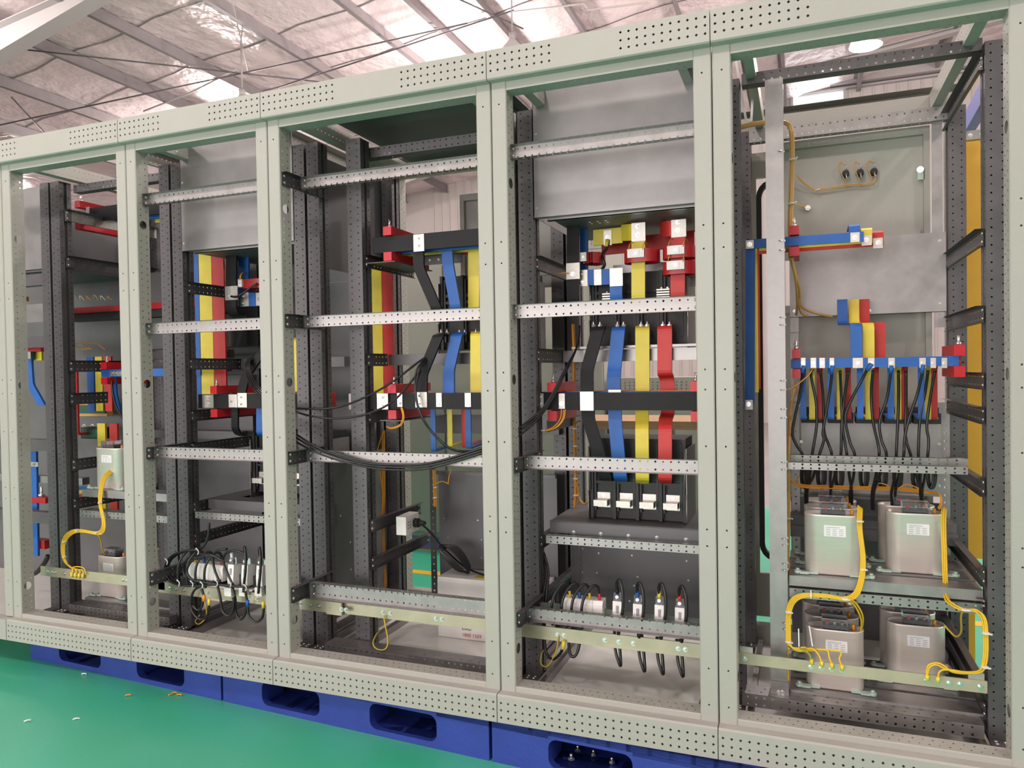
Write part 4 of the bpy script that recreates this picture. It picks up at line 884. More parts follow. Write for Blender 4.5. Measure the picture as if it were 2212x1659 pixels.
bar('yellow upright bar with a two-bolt pad in the fourth bay', 'yellow', [(1344, 503, 0.49), (1362, 502, 0.44), (1380, 502, 0.436)], 0.06, 0.008, Z_, (), G, r=0.03)
bar('long yellow vertical bar through a current transformer, fourth bay', 'yellow', [(1379, 482, 0.428), (1379, 640, 0.428), (1379, 662, 0.44), (1384, 664, 0.5)], 0.049, 0.008, X_, [(1364, 481, 1394, 521, 0.422, [(1377, 489), (1377, 507)])], G)
bar('red curved end above the two current transformers, fourth bay', 'red', [(1428, 496, 0.52), (1442, 494, 0.44), (1464, 493, 0.436)], 0.055, 0.008, Z_, (), G, r=0.03)
bar('long red vertical bar through two current transformers, fourth bay', 'red', [(1465, 476, 0.428), (1464, 634, 0.428), (1464, 654, 0.44), (1460, 656, 0.5)], 0.050, 0.008, X_, [(1450, 474, 1482, 512, 0.422, [(1464, 480), (1464, 497)])], G)
bar('dark red horizontal bar at the back of the fourth bay top', 'red', [(1300, 535, 0.62), (1500, 515, 0.62)], 0.06, 0.008, Z_, (), G)
ctr('red current transformer on the blue bar of the fourth bay', 1252, 544, 1300, 567, 0.44, 0.1, (1253, 545, 1266, 564), wires=False)
ctr('red current transformer around the yellow bar of the fourth bay', 1343, 537, 1421, 565, 0.395, 0.09, (1355, 537, 1391, 556))
ctr('upper of two red current transformers on the red bar, fourth bay', 1427, 531, 1506, 556, 0.395, 0.09, (1441, 530, 1478, 549))
ctr('lower of two red current transformers on the red bar, fourth bay', 1427, 563, 1506, 591, 0.395, 0.09, (1440, 563, 1478, 582))
cable('black cable with yellow sleeve dropping from the yellow bar, fourth bay', [(1312, 518, 0.485), (1311, 536, 0.48), (1300, 550, 0.47), (1302, 560, 0.46), (1306, 572, 0.46), (1298, 585, 0.47)], 0.006)
solid('lug_sleeve', MB().cyl(at(1312, 517, 0.484), at(1310, 533, 0.48), 0.0075, 8), 'yellow', 'yellow sleeve on the cable lug of the yellow bar, fourth bay', 'cable lug')
cable('orange wire pair clipped beside the left black bar, fourth bay', [(1203, 594, 0.42), (1215, 590, 0.40), (1228, 590, 0.405)], 0.002, 'wire')
# main horizontal bars with depth supports
hy = 0.32
bar('wide black horizontal main busbar of the fourth bay', 'black', [(-0.92, hy, 1.046), (-0.29, hy, 1.046)], 0.062, 0.010, Z_, [(1253, 846, 1282, 887, hy-0.007, [(1265, 859), (1265, 877)]), (1207, 850, 1220, 883, hy-0.007, [(1213, 872)]), (1163, 850, 1174, 882, hy-0.007, [(1166, 858), (1166, 873)])], 'main busbars of the fourth bay')
for c, y in (('blue', hy+0.06), ('yellow', hy+0.12), ('red', hy+0.18)):
    bar(c+' horizontal main busbar behind the black one, fourth bay', c, [(-0.90, y, 1.047), (-0.29, y, 1.047)], 0.064, 0.010, Z_, (), 'main busbars of the fourth bay')
xs = at(1193, 866, 0.31).x
clamp_pair('long red resin busbar support at the left of the fourth bay', xs, 0.305, 0.56, 1.012, 1.08, 0.034, 0.034)
clamp_pair('red resin busbar support at the right edge of the fourth bay', at(1502, 866, 0.31).x, 0.305, 0.56, 1.012, 1.08, 0.034, 0.03)
part('support_bracket', MB().box(xs-0.02, xs+0.02, 0.30, 0.62, 0.975, 0.978).box(xs-0.02, xs-0.017, 0.30, 0.62, 0.935, 0.976), 'galv_dark', f4)
G = 'breaker link bars of the fourth bay'
bar('black jogged link bar from upper breaker to main busbar, fourth bay', 'black', [(1296, 708, 0.46), (1292, 712, 0.36), (1268, 800, 0.345), (1268, 850, 0.335)], 0.047, 0.010, X_, (), G)
bar('blue jogged link bar from upper breaker to main busbar, fourth bay', 'blue', [(1338, 708, 0.46), (1336, 712, 0.40), (1328, 790, 0.395), (1326, 812, 0.372), (1326, 855, 0.372)], 0.049, 0.010, X_, [(1314, 842, 1341, 850, 0.366, [])], G)
bar('yellow straight link bar from upper breaker to main busbar, fourth bay', 'yellow', [(1388, 706, 0.50), (1388, 710, 0.432), (1388, 860, 0.432)], 0.051, 0.010, X_, (), G)
bar('red folded link bar from upper breaker to main busbar, fourth bay', 'red', [(1436, 704, 0.50), (1436, 708, 0.44), (1436, 808, 0.44), (1440, 814, 0.485), (1444, 860, 0.488)], 0.052, 0.010, X_, (), G)
bar('black slanting link bar down to the lower breaker, fourth bay', 'black', [(1270, 860, 0.345), (1271, 905, 0.345), (1303, 1010, 0.345), (1308, 1035, 0.36), (1312, 1036, 0.42)], 0.047, 0.010, X_, (), G)
bar('blue slanting link bar down to the lower breaker, fourth bay', 'blue', [(1328, 860, 0.372), (1329, 910, 0.36), (1340, 1030, 0.355), (1342, 1038, 0.42)], 0.048, 0.010, X_, (), G)
bar('yellow straight link bar down to the lower breaker, fourth bay', 'yellow', [(1387, 860, 0.432), (1387, 905, 0.40), (1387, 930, 0.36), (1388, 1034, 0.36), (1388, 1042, 0.42)], 0.047, 0.010, X_, (), G)
bar('red jogged link bar down to the lower breaker, fourth bay', 'red', [(1443, 860, 0.488), (1442, 896, 0.48), (1438, 905, 0.40), (1437, 930, 0.365), (1437, 1034, 0.36), (1437, 1042, 0.42)], 0.047, 0.010, X_, (), G)
for k, px in enumerate((1282, 1296, 1334, 1347, 1385, 1398, 1432, 1446)):
    p = at(px, 706, 0.47); solid('terminal_stud', MB().cyl(p, p+V((0, 0, 0.022)), 0.004, 8).cyl(p, p+V((0, 0, 0.009)), 0.008, 6, sm=False), 'bolt', 'threaded stud above the link bars of the fourth bay, '+['1st', '2nd', '3rd', '4th', '5th', '6th', '7th', '8th'][k]+' from the left', 'fastener', 'studs of the upper breaker')
# fuses, terminal block, loops
part('device_rail', MB().box(-0.87, -0.30, 0.235, 0.245, 0.295, 0.335), 'galv', f4)
def term_block(label, px0, px1, py0, py1, y, cols, depth=0.05):
    a, b2 = at(px0, (py0+py1)/2, y), at(px1, (py0+py1)/2, y); zt, zb = at((px0+px1)/2, py0, y).z, at((px0+px1)/2, py1, y).z
    t = thing('terminal_block', label, 'terminal block', ((a.x+b2.x)/2, y+depth/2, zb-0.02)); n = len(cols); w = (b2.x-a.x)/n
    for k in range(n): part('segment', MB().prism([(0.006, zt), (-0.003, zt-0.012), (-0.003, zb-0.02), (depth, zb-0.02), (depth, zt)], (a.x+w*k+0.0006, y, 0), Y_, Z_, (w-0.0012, 0, 0)), 'white', t)
    for k, c in enumerate(cols):
        x = a.x+w*(k+0.55); part('lead_sleeve', MB().cyl((x, y+0.02, zt-0.002), (x-0.002, y+0.018, zt+0.022), 0.006, 8), c, t)
        part('lead', MB().tube([(x-0.002, y+0.018, zt+0.01), (x-0.004, y+0.014, zt+0.045), (x-0.02, y-0.004, zt+0.05), (x-0.045, y-0.022, zt+0.01), (x-0.052, y-0.028, zt-0.04), (x-0.05, y-0.024, zt-0.09)], 0.0052, 8), 'cable', t)
    return t
term_block('white four-way terminal block behind the lowest rail, fourth bay', 1216, 1302, 1296, 1330, 0.21, ['yellow', 'blue', 'yellow', 'red'])
for k, (px, py0, c) in enumerate(((1333, 1283, None), (1377, 1289, 'blue'), (1424, 1291, 'yellow'), (1468, 1297, 'red'))):
    fuse(['white fuse holder with an unsleeved black lead', 'white fuse holder with a blue sleeved lead', 'white fuse holder with a yellow sleeved lead', 'white fuse holder with a red sleeved lead'][k]+', fourth bay', px, py0, py0+50, 0.2, c or 'black', w=0.03)
for k, (px, py) in enumerate(((1333, 1432), (1385, 1444), (1425, 1450), (1468, 1455))):
    cable('drooping black cable bight under the earth bar of the fourth bay, '+['leftmost', 'second', 'third', 'rightmost'][k], [(px-6, py-75, 0.24), (px-4, py-30, 0.22), (px+4, py, 0.21), (px+8, py+4, 0.215), (px+6, py-30, 0.225), (px+1, py-75, 0.24)], 0.0052, 'cable', 'cable bights under the fourth earth bar')
cable('black cable bight low at left under the earth bar, fourth bay', [(1230, 1360, 0.24), (1229, 1395, 0.23), (1233, 1416, 0.22), (1243, 1416, 0.22), (1251, 1395, 0.23), (1252, 1360, 0.24)], 0.0055)
cable('black cable from the yellow lug curling back to the post, fourth bay', [(1216, 1400, 0.19), (1208, 1415, 0.2), (1194, 1424, 0.22), (1180, 1410, 0.24), (1176, 1370, 0.25), (1178, 1310, 0.27), (1184, 1240, 0.3), (1176, 1200, 0.32), (1170, 1190, 0.34)], 0.0055)
cable('second black cable rising along the left post of the fourth bay', [(1176, 1330, 0.262), (1172, 1300, 0.275), (1180, 1240, 0.30), (1172, 1195, 0.33)], 0.0055)
eb4 = earth_bar('yellowish zinc earth bar across the foot of the fourth bay', -0.93, -0.27, 0.2, 0.241, 0.046, [at(px, 1390, 0.2).x for px in (1205, 1219, 1307, 1337, 1368, 1465, 1480)])
solid('ring_lug', MB().cyl(at(1218, 1384, 0.19), at(1216, 1402, 0.19), 0.007, 8), 'yellow', 'fat yellow sleeved lug below the earth bar of the fourth bay', 'cable lug')
cable('thin green yellow wire looping below the earth bar of the fourth bay', [(1205, 1376, 0.19), (1203, 1400, 0.2), (1190, 1430, 0.22), (1178, 1440, 0.23), (1168, 1432, 0.24), (1170, 1412, 0.26), (1176, 1402, 0.28)], 0.0024, 'earth')
# orange loom on the left, black leads to the neighbouring bay
hv = [(1238, 700, 0.62), (1240, 760, 0.62), (1240, 840, 0.62), (1241, 930, 0.62), (1243, 1000, 0.62), (1244, 1060, 0.62), (1241, 1100, 0.6)]
harness('orange wire loom running down beside the breakers of the fourth bay', [hv, off(hv, 2, 0), off(hv, -2, 0), off(hv, 0, 2, -0.006), [(1241, 920, 0.62), (1250, 910, 0.6), (1262, 912, 0.58)], [(1246, 1040, 0.61), (1252, 1075, 0.6), (1262, 1088, 0.55), (1276, 1080, 0.5)]], 0.003, 'wire', ties=((1241, 926, 0.61, 0.01), (1243, 964, 0.61, 0.01), (1244, 1034, 0.61, 0.01), (1244, 1070, 0.61, 0.01)))
hv = [(1213, 884, 0.31), (1210, 905, 0.305), (1196, 922, 0.3), (1180, 929, 0.3), (1168, 930, 0.3)]
harness('short orange wire pair hanging from the main busbar of the fourth bay', [hv, off(hv, 5, 1), off(hv, 8, 0)], 0.0022, 'wire', ties=((1172, 930, 0.297, 0.006),))
for k, dx in enumerate((0, 5, 11)):
    cable('black control cable sagging across the middle and fourth bays, '+['highest', 'middle', 'lowest'][k]+' of three', [(600, 905+dx*2, 0.2), (640, 938+dx*1.5, 0.13), (700, 973+dx, 0.115), (780, 998+dx*0.8, 0.115), (850, 1004+dx, 0.115), (930, 1000+dx, 0.115), (1040, 968+dx, 0.12), (1085, 945+dx, 0.14), (1125, 922+dx*1.5, 0.2), (1165, 890+dx, 0.26), (1190, 856+dx, 0.28), (1222, 795+dx*0.8, 0.32), (1245, 752, 0.42), (1252, 715-dx, 0.47)], 0.0042, 'cable', 'sagging black control cables', n=6)
# ================================================================ wide middle bay
f3 = FR[2]; xL3 = -1.7945
for zc in (1.889, 1.360, 0.845): cross_rail(f3, -1.768, -1.0, 0.125, zc, 0.044)
cross_rail(f3, -1.768, -1.0, 0.125, 0.325, 0.062, 0.03)
for zc, h in ((1.889, 0.05), (1.360, 0.05), (0.845, 0.05), (0.328, 0.058)):
    bracket(f3, xL3, 0.045, 0.3, zc, h)
    part('rail_hanger', MB().box(-1.795, -1.767, 0.150, 0.153, zc-h/2, zc+h/2), 'galv_dark', f3)
profile_post(f3, -1.672, -1.606, 0.285, 0.35, name='intermediate_post')
part('base_rail', MB().box(-1.70, -1.675, 0.1, 0.9, 0.024, 0.05), 'galv', f3)
cross_rail(f3, -1.66, -0.96, 0.36, 2.045, 0.04, 0.045, open_front=False, m='galv_dark', bolts=False)
part('roof_sheet', MB().box(-1.72, -0.96, 0.14, 0.94, 2.158, 2.161), 'sheet_dark', f3)
lr = cross_rail(f3, -1.76, -0.97, 0.20, 0.075, 0.04, 0.075, open_front=False, bolts=False, name='lower_rail')
part('rail_top', MB().plate((-1.76, 0.20, 0.096), X_, Y_, 0.79, 0.075, [(0.022, [(0.02+0.0375*k, 0.0042) for k in range(20)]), (0.05, [(0.03+0.0375*k, 0.0042) for k in range(20)])]), 'galv', f3)
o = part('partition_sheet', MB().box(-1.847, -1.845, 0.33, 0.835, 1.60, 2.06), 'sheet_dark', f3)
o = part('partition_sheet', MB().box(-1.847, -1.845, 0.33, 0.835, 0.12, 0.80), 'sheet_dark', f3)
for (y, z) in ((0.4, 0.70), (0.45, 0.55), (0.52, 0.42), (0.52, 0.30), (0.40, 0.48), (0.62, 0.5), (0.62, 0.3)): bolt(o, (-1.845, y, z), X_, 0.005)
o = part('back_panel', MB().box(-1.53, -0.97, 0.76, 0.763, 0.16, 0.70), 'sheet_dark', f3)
for (px, py) in ((960, 1120), (1032, 1124), (968, 1161), (1040, 1166), (934, 1206), (1040, 1205), (935, 1250), (973, 1237)): bolt(o, at(px, py, 0.76), FRONT, 0.0035)
part('panel_strip', MB().plate((-1.57, 0.75, 0.12), Z_, X_, 0.66, 0.03, [(0.015, [(0.02+0.03*k, 0.004) for k in range(21)])]), 'galv_dark', f3)
part('back_rail', MB().box(-1.56, -0.97, 0.74, 0.76, 0.70, 0.715).box(-1.56, -0.97, 0.80, 0.83, 0.88, 0.965), 'galv_dark', f3)
for zc, y1 in ((1.602, 0.70), (1.212, 0.46), (0.985, 0.72), (0.55, 0.72), (0.40, 0.8)): bracket(f3, -1.6035, 0.30, y1, zc, 0.05, m='galv_dark')
part('support_beam', MB().box(-1.60, -0.97, 0.46, 0.50, 1.19, 1.234), 'galv_dark', f3)
door('grey cream back door at the upper right of the middle bay', -1.47, -0.99, 1.53, 1.98, 0.93)
breaker('charcoal four-pole circuit breaker behind the middle rails of the wide bay', -1.37, -1.0, 0.50, 1.25, 1.55, 0.2, lugs=None)
G = 'main busbars of the middle bay'
bar('upper black horizontal busbar of the middle bay', 'black', [(at(806, 535, 0.33).x, 0.33, 1.665), (-0.98, 0.33, 1.665)], 0.062, 0.010, Z_, [(893, 506, 916, 543, 0.323, [(904, 515), (904, 531)])], G)
for c, y in (('blue', 0.39), ('yellow', 0.45), ('red', 0.51)):
    bar('upper '+c+' horizontal busbar behind the black one, middle bay', c, [(-1.53, y, 1.664), (-0.98, y, 1.664)], 0.062, 0.010, Z_, (), G)
clamp_pair('upper red resin busbar support of the middle bay', at(838, 528, 0.31).x, 0.305, 0.62, 1.632, 1.698, 0.034, 0.036)
part('support_bracket', MB().plate((-1.57, 0.5, 1.60), X_, Z_, 0.3, 0.045, [(0.02, [(0.03+0.04*k, 0.005) for k in range(6)])]).box(-1.6, -1.47, 0.3, 0.62, 1.592, 1.595), 'galv_dark', f3)
G = 'link bars of the middle bay'
bar('black bent link bar dropping from the upper busbar, middle bay', 'black', [(904, 525, 0.342), (905, 578, 0.345), (944, 668, 0.36), (948, 680, 0.42)], 0.046, 0.010, X_, (), G)
bar('blue bent link bar dropping from the upper busbars, middle bay', 'blue', [(966, 530, 0.40), (968, 570, 0.40), (984, 660, 0.39), (986, 690, 0.42)], 0.046, 0.010, X_, (), G)
bar('yellow straight link bar dropping from the upper busbars, middle bay', 'yellow', [(1024, 530, 0.46), (1024, 680, 0.46)], 0.048, 0.010, X_, (), G)
bar('lower black horizontal busbar of the middle bay', 'black', [(at(800, 865, 0.32).x, 0.32, 1.047), (-0.965, 0.32, 1.047)], 0.062, 0.010, Z_, [(897, 847, 922, 880, 0.313, [(906, 855), (906, 872)]), (858, 849, 869, 879, 0.313, [(863, 871)]), (942, 849, 954, 879, 0.313, [(948, 873)]), (1004, 849, 1017, 879, 0.313, [(1011, 874)])], 'main busbars of the middle bay')
for c, y in (('blue', 0.38), ('yellow', 0.44), ('red', 0.50)):
    bar('lower '+c+' horizontal busbar behind the black one, middle bay', c, [(-1.56, y, 1.047), (-0.965, y, 1.047)], 0.062, 0.010, Z_, (), 'main busbars of the middle bay')
clamp_pair('lower red resin busbar support of the middle bay', at(848, 866, 0.31).x, 0.305, 0.60, 1.012, 1.080, 0.034, 0.036)
part('support_bracket', MB().box(-1.55, -1.45, 0.30, 0.70, 0.970, 0.973), 'galv_dark', f3)
bar('black jogged link bar above the lower busbar, middle bay', 'black', [(955, 722, 0.46), (947, 726, 0.36), (912, 810, 0.345), (912, 850, 0.335)], 0.046, 0.010, X_, (), G)
bar('blue jogged link bar above the lower busbars, middle bay', 'blue', [(994, 720, 0.46), (987, 725, 0.40), (970, 800, 0.39), (970, 852, 0.372)], 0.048, 0.010, X_, (), G)
bar('yellow straight link bar above the lower busbars, middle bay', 'yellow', [(1029, 718, 0.50), (1029, 723, 0.43), (1029, 852, 0.432)], 0.048, 0.010, X_, (), G)
for k, px in enumerate((953, 966, 993, 1004, 1028)):
    p = at(px, 722, 0.47); solid('terminal_stud', MB().cyl(p, p+V((0, 0, 0.022)), 0.004, 8).cyl(p, p+V((0, 0, 0.009)), 0.008, 6, sm=False), 'bolt', 'threaded stud above the link bars of the middle bay, '+['1st', '2nd', '3rd', '4th', '5th'][k]+' from the left', 'fastener', 'studs of the middle breaker')
G = 'narrow drop bars of the middle bay'
for c, px, py, y in (('blue', 936, 974, 0.42), ('yellow', 972, 964, 0.47), ('red', 1003, 966, 0.52), ('sky blue', 1012, 968, 0.42)):
    xm = at(px, 920, y).x; zb_ = at(px, py, y).z
    bar('narrow '+c+' drop bar below the lower busbar of the middle bay', c.split()[-1], [(xm, y, 1.05), (xm, y, zb_), (xm, y+0.18, zb_+0.01)], 0.022, 0.006, X_, (), G, r=0.006)
G = 'tall rear risers of the middle bay'
for c, a, b2, y in (('blue', 801, 806, 0.60), ('yellow', 806, 827, 0.60), ('red', 828, 850, 0.60)):
    xa, xb = at(a, 700, y).x, at(b2, 700, y).x
    bar('tall '+c+' vertical riser beside the intermediate post, middle bay', c, [((xa+xb)/2, y, 1.64), ((xa+xb)/2, y, 1.03)], abs(xb-xa), 0.010, X_, (), G)
for k, px in enumerate((765, 826)):
    p = at(px, 866, 0.30+0.004*k); t = thing('splice_plate', ['tinned splice plate between the dark posts of the middle bay', 'tinned splice plate right of the intermediate post, middle bay'][k], 'busbar joint', (p.x, 0.3+0.04*k, 1.02))
    part('plate', MB().box(p.x-0.025, p.x+0.025, p.y, p.y+0.006, 1.015, 1.078), 'tin', t)
    for dz in (1.03, 1.063): bolt(t, (p.x, p.y, dz), FRONT, 0.010, BOLT)
# black rear plate and leads
for k, pts in enumerate(([(938, 758, 0.38), (900, 785, 0.34), (840, 830, 0.28), (780, 862, 0.22), (720, 881, 0.17), (640, 882, 0.15), (600, 872, 0.2)],
                         [(932, 775, 0.38), (900, 810, 0.33), (850, 866, 0.27), (790, 895, 0.22), (720, 904, 0.18), (660, 896, 0.16), (610, 878, 0.2)],
                         [(925, 768, 0.36), (900, 800, 0.30), (897, 850, 0.29), (908, 895, 0.29), (930, 930, 0.30), (965, 965, 0.30), (1000, 976, 0.28), (1045, 974, 0.2)],
                         [(930, 765, 0.37), (904, 805, 0.30), (899, 855, 0.28), (912, 900, 0.28), (936, 936, 0.29), (972, 968, 0.28), (1010, 975, 0.25), (1048, 970, 0.2)])):
    cable(['upper black control cable swinging left across the middle bay', 'lower black control cable swinging left across the middle bay', 'outer black control cable hooking down at the middle bay busbar', 'inner black control cable hooking down at the middle bay busbar'][k], pts, 0.0042, 'cable', n=6)
hv = [(866, 881, 0.305), (870, 900, 0.30), (864, 918, 0.30), (846, 926, 0.31), (834, 922, 0.33)]
harness('orange wire pair curling below the lower busbar of the middle bay', [hv, off(hv, 3, 0), off(hv, 1, -2)], 0.002, 'wire')
hv = [(830, 930, 0.42), (822, 950, 0.42), (815, 980, 0.42), (822, 1030, 0.42), (827, 1070, 0.42), (824, 1110, 0.41), (812, 1140, 0.38), (804, 1160, 0.36), (797, 1158, 0.35), (793, 1149, 0.35)]
hw = [(828, 930, 0.44), (828, 1000, 0.44), (828, 1070, 0.44), (826, 1120, 0.44), (828, 1200, 0.44), (831, 1255, 0.44), (829, 1270, 0.44)]
harness('orange wire loom hanging beside the intermediate post, middle bay', [hv, hw, off(hw, 3, 0), off(hw[:4], -2, 0)], 0.0024, 'wire', ties=((804, 1160, 0.355, 0.004),))
hv = [(937, 1015, 0.66), (938, 1040, 0.66), (939, 1070, 0.66), (940, 1095, 0.66)]
harness('orange wire loom by the back panel of the middle bay', [hv, off(hv, 3, 0), off(hv, -2, 0), [(939, 1046, 0.66), (955, 1040, 0.66), (970, 1046, 0.66)], [(968, 1046, 0.66), (970, 1030, 0.66), (975, 1012, 0.66)]], 0.0026, 'wire', ties=((940, 1053, 0.65, 0.008), (940, 1075, 0.65, 0.008)))
# socket outlet on its strap, plug and coiled cord, white box
t = thing('socket_box', 'white surface socket box with a black plug in the middle bay', 'socket', (-1.47, 0.38, 0.52))
a, b2 = at(857, 1120, 0.40), at(905, 1110, 0.54)
bx = MB(); p0 = at(856, 1133, 0.40); p1 = at(876, 1133, 0.40)
xs0 = -1.56; yb0 = 0.40; d_ = (V((at(905, 1130, 0.52).x, 0.52, 0))-V((at(877, 1135, 0.40).x, 0.40, 0)))
base = V((at(856, 1135, 0.40).x, 0.40, 0)); u_ = V((at(877, 1136, 0.40).x, 0.40, 0))-base
zt, zb = at(866, 1117, 0.40).z, at(866, 1156, 0.40).z
def sb(s, r, z): return base+u_*s+d_*r+V((0, 0, z))
part('box', MB().loft([[sb(0, 0, zb), sb(1, 0, zb), sb(1, 1, zb), sb(0, 1, zb)], [sb(0, 0, zt), sb(1, 0, zt), sb(1, 1, zt), sb(0, 1, zt)]]), 'white', t)
nrm = V((d_.y, -d_.x, 0)).normalized()
zm = (zt+zb)/2
for q in (0.18, 0.32):
    for dz in (-0.012, 0.0, 0.012): part('socket_hole', MB().cyl(sb(1, q, zm+dz)-nrm*0.002, sb(1, q, zm+dz)+nrm*0.0008, 0.0028, 8), 'rubber', t)
pl_ = sb(1, 0.66, zm)
t2 = thing('power_plug', 'black power plug in the white socket of the middle bay', 'plug', pl_)
part('body', MB().cyl(pl_, pl_+nrm*0.02, 0.019, 12).cyl(pl_+nrm*0.02, pl_+nrm*0.05, 0.015, 12, 0.007), 'rubber', t2)
cd_ = [(907, 1130, 0.50), (922, 1142, 0.52), (940, 1162, 0.56), (955, 1182, 0.6), (962, 1188, 0.62)]
st = [cd_+[(980, 1205, 0.66), (1000, 1222, 0.68), (1025, 1235, 0.68), (1050, 1243, 0.66)]]
for k in range(5):
    st.append([(950+k*2, 1180+k*2, 0.63), (960+k*3, 1178, 0.62), (985+k*2, 1198-k*3, 0.63), (1005+k*2, 1225-k*2, 0.64), (1012, 1238-k, 0.65), (1000-k*3, 1232, 0.64), (975-k*2, 1208+k, 0.63), (955-k, 1192, 0.63), (948, 1184, 0.63)])
harness('black power cord with a tied coil running to the white box, middle bay', st, 0.0042, 'cable', name='extension_lead')
t = thing('equipment_box', 'white equipment box with red printed number on the floor of the middle bay', 'box', (-1.33, 0.68, 0.022))
yq = 0.60; xa = at(946, 1310, yq).x; xb = -0.985
zt = at(946, 1246, yq).z
part('case', MB().prism([(yq, 0.024), (yq, zt-0.02), (yq+0.006, zt), (yq+0.15, zt), (yq+0.15, 0.024)], (xa, 0, 0), Y_, Z_, (xb-xa, 0, 0)), 'white', t)
part('warning_label', MB().box(at(1016, 1246, yq).x, xb-0.05, yq+0.03, yq+0.1, zt, zt+0.0008), 'yellow', t)
def text(parent, s, p, size, m, ux=X_, uz=Z_):
    cu = bpy.data.curves.new('lettering', 'FONT'); cu.body = s; cu.size = size; cu.extrude = 0.0004; cu.materials.append(M[m]); cu.space_character = 1.05
    to = bpy.data.objects.new('lettering', cu); COL.objects.link(to); dg = bpy.context.evaluated_depsgraph_get(); dg.update()
    me = bpy.data.meshes.new_from_object(to.evaluated_get(dg)); bpy.data.objects.remove(to)
    o = bpy.data.objects.new('lettering', me); COL.objects.link(o); o.parent = parent
    n = V(ux).cross(V(uz)); b_ = LOC.get(parent.name, V((0, 0, 0))); q = V(p)-b_
    o.matrix_basis = Matrix(((ux.x, uz.x, n.x, q.x), (ux.y, uz.y, n.y, q.y), (ux.z, uz.z, n.z, q.z), (0, 0, 0, 1))); return o
text(t, '1800 1559', (at(998, 1369, yq).x, yq-0.001, 0.036), 0.020, 'print_red')
text(t, 'LUD', (at(998, 1362, yq).x, yq-0.001, 0.064), 0.022, 'rubber')
earth_bar('yellowish zinc earth bar across the foot of the middle bay', -1.68, -0.97, 0.2, 0.247, 0.046, [at(px, 1330, 0.2).x for px in (828, 844, 942, 955)])
eb = earth_bar('zinc earth bar joint beside the dark posts of the middle bay', -1.86, -1.69, 0.188, 0.247, 0.044, [at(px, 1315, 0.188).x for px in (650, 670, 689, 715)])
part('splice_strap', MB().box(-1.735, -1.665, 0.18, 0.19, 0.222, 0.272), 'zinc_yellow', eb)
for px in (738, 748): bolt(eb, (at(px, 1318, 0.18).x, 0.18, 0.247), FRONT, 0.010, BOLT)
cable('green yellow wire loop below the earth bar of the middle bay', [(829, 1330, 0.19), (832, 1350, 0.19), (838, 1385, 0.2), (832, 1402, 0.2), (815, 1402, 0.2), (806, 1390, 0.21), (812, 1372, 0.24), (820, 1362, 0.28)], 0.0026, 'earth')
# ================================================================ second bay from the left
f2 = FR[1]; x0b = -2.56; xL2 = -2.5035
cross_rail(f2, -2.505, -1.905, 0.062, 1.884); cross_rail(f2, -2.505, -1.905, 0.062, 1.356)
cross_rail(f2, -2.50, -1.905, 0.085, 0.845)
bracket(f2, xL2, 0.05, 0.31, 0.845, 0.05); bracket(f2, xL2, 0.05, 0.31, 0.328, 0.055)
cross_rail(f2, -2.47, -1.91, 0.27, 0.553, 0.028, 0.03, open_front=False, bolts=False)
part('rail_top', MB().plate((-2.47, 0.27, 0.5675), X_, Y_, 0.55, 0.03, [(0.015, [(0.02+0.0375*k, 0.004) for k in range(14)])]), 'galv', f2)
cover_panel(f2, -2.497, -1.91, 0.258, 1.703, 2.195)
for zc, y1 in ((1.546, 0.62), (1.212, 0.62), (0.985, 0.72), (0.84, 0.80), (0.58, 0.84), (0.44, 0.84)): bracket(f2, xL2, 0.29, y1, zc, 0.05, m='galv_dark')
part('support_beam', MB().box(-2.49, -1.91, 0.60, 0.64, 1.19, 1.235), 'galv_dark', f2)
part('back_sheet', MB().box(-2.52, -1.88, 0.81, 0.813, 0.12, 1.60), 'sheet_dark', f2)  # added dark sheet that keeps the view through this bay dark
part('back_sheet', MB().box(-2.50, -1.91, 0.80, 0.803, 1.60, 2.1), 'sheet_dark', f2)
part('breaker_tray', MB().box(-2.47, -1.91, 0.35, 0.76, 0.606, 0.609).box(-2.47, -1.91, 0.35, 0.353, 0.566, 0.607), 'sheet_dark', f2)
breaker('charcoal circuit breaker low in the second bay', -2.30, -1.95, 0.45, 0.632, 0.90, 0.22)
G = 'bars of the second bay'
for c, a, b2, y in (('blue', 424, 433, 0.56), ('yellow', 434, 461, 0.55), ('red', 462, 487, 0.55)):
    xa, xb = at(a, 700, y).x, at(b2, 700, y).x
    bar('tall '+c+' vertical riser left of the black bar, second bay', c, [((xa+xb)/2, y, 1.95), ((xa+xb)/2, y, 1.03)], abs(xb-xa), 0.010, X_, (), G)
bar('black vertical busbar with a bare tinned band, second bay', 'black', [(501, 535, 0.42), (500, 665, 0.42), (504, 678, 0.43), (520, 680, 0.5)], 0.058, 0.010, X_, [(486, 618, 513, 648, 0.413, [(497, 640)])], G)
bar('blue vertical busbar behind the current transformer, second bay', 'blue', [(527, 530, 0.48), (527, 640, 0.48)], 0.058, 0.010, X_, (), G)
bar('blue horizontal link with tinned ends, second bay', 'blue', [(518, 648, 0.46), (580, 646, 0.46)], 0.06, 0.008, Z_, [(519, 632, 537, 662, 0.455, [(525, 640), (525, 655)]), (553, 632, 566, 660, 0.455, [(558, 646)])], G)
ctr('red current transformer in the second bay', 514, 602, 575, 622, 0.43, 0.1, (514, 603, 522, 620), wires=True)
bar('black slanting link bar above the main busbar, second bay', 'black', [(575, 740, 0.42), (566, 762, 0.38), (530, 815, 0.35), (522, 850, 0.335)], 0.046, 0.010, X_, (), G)
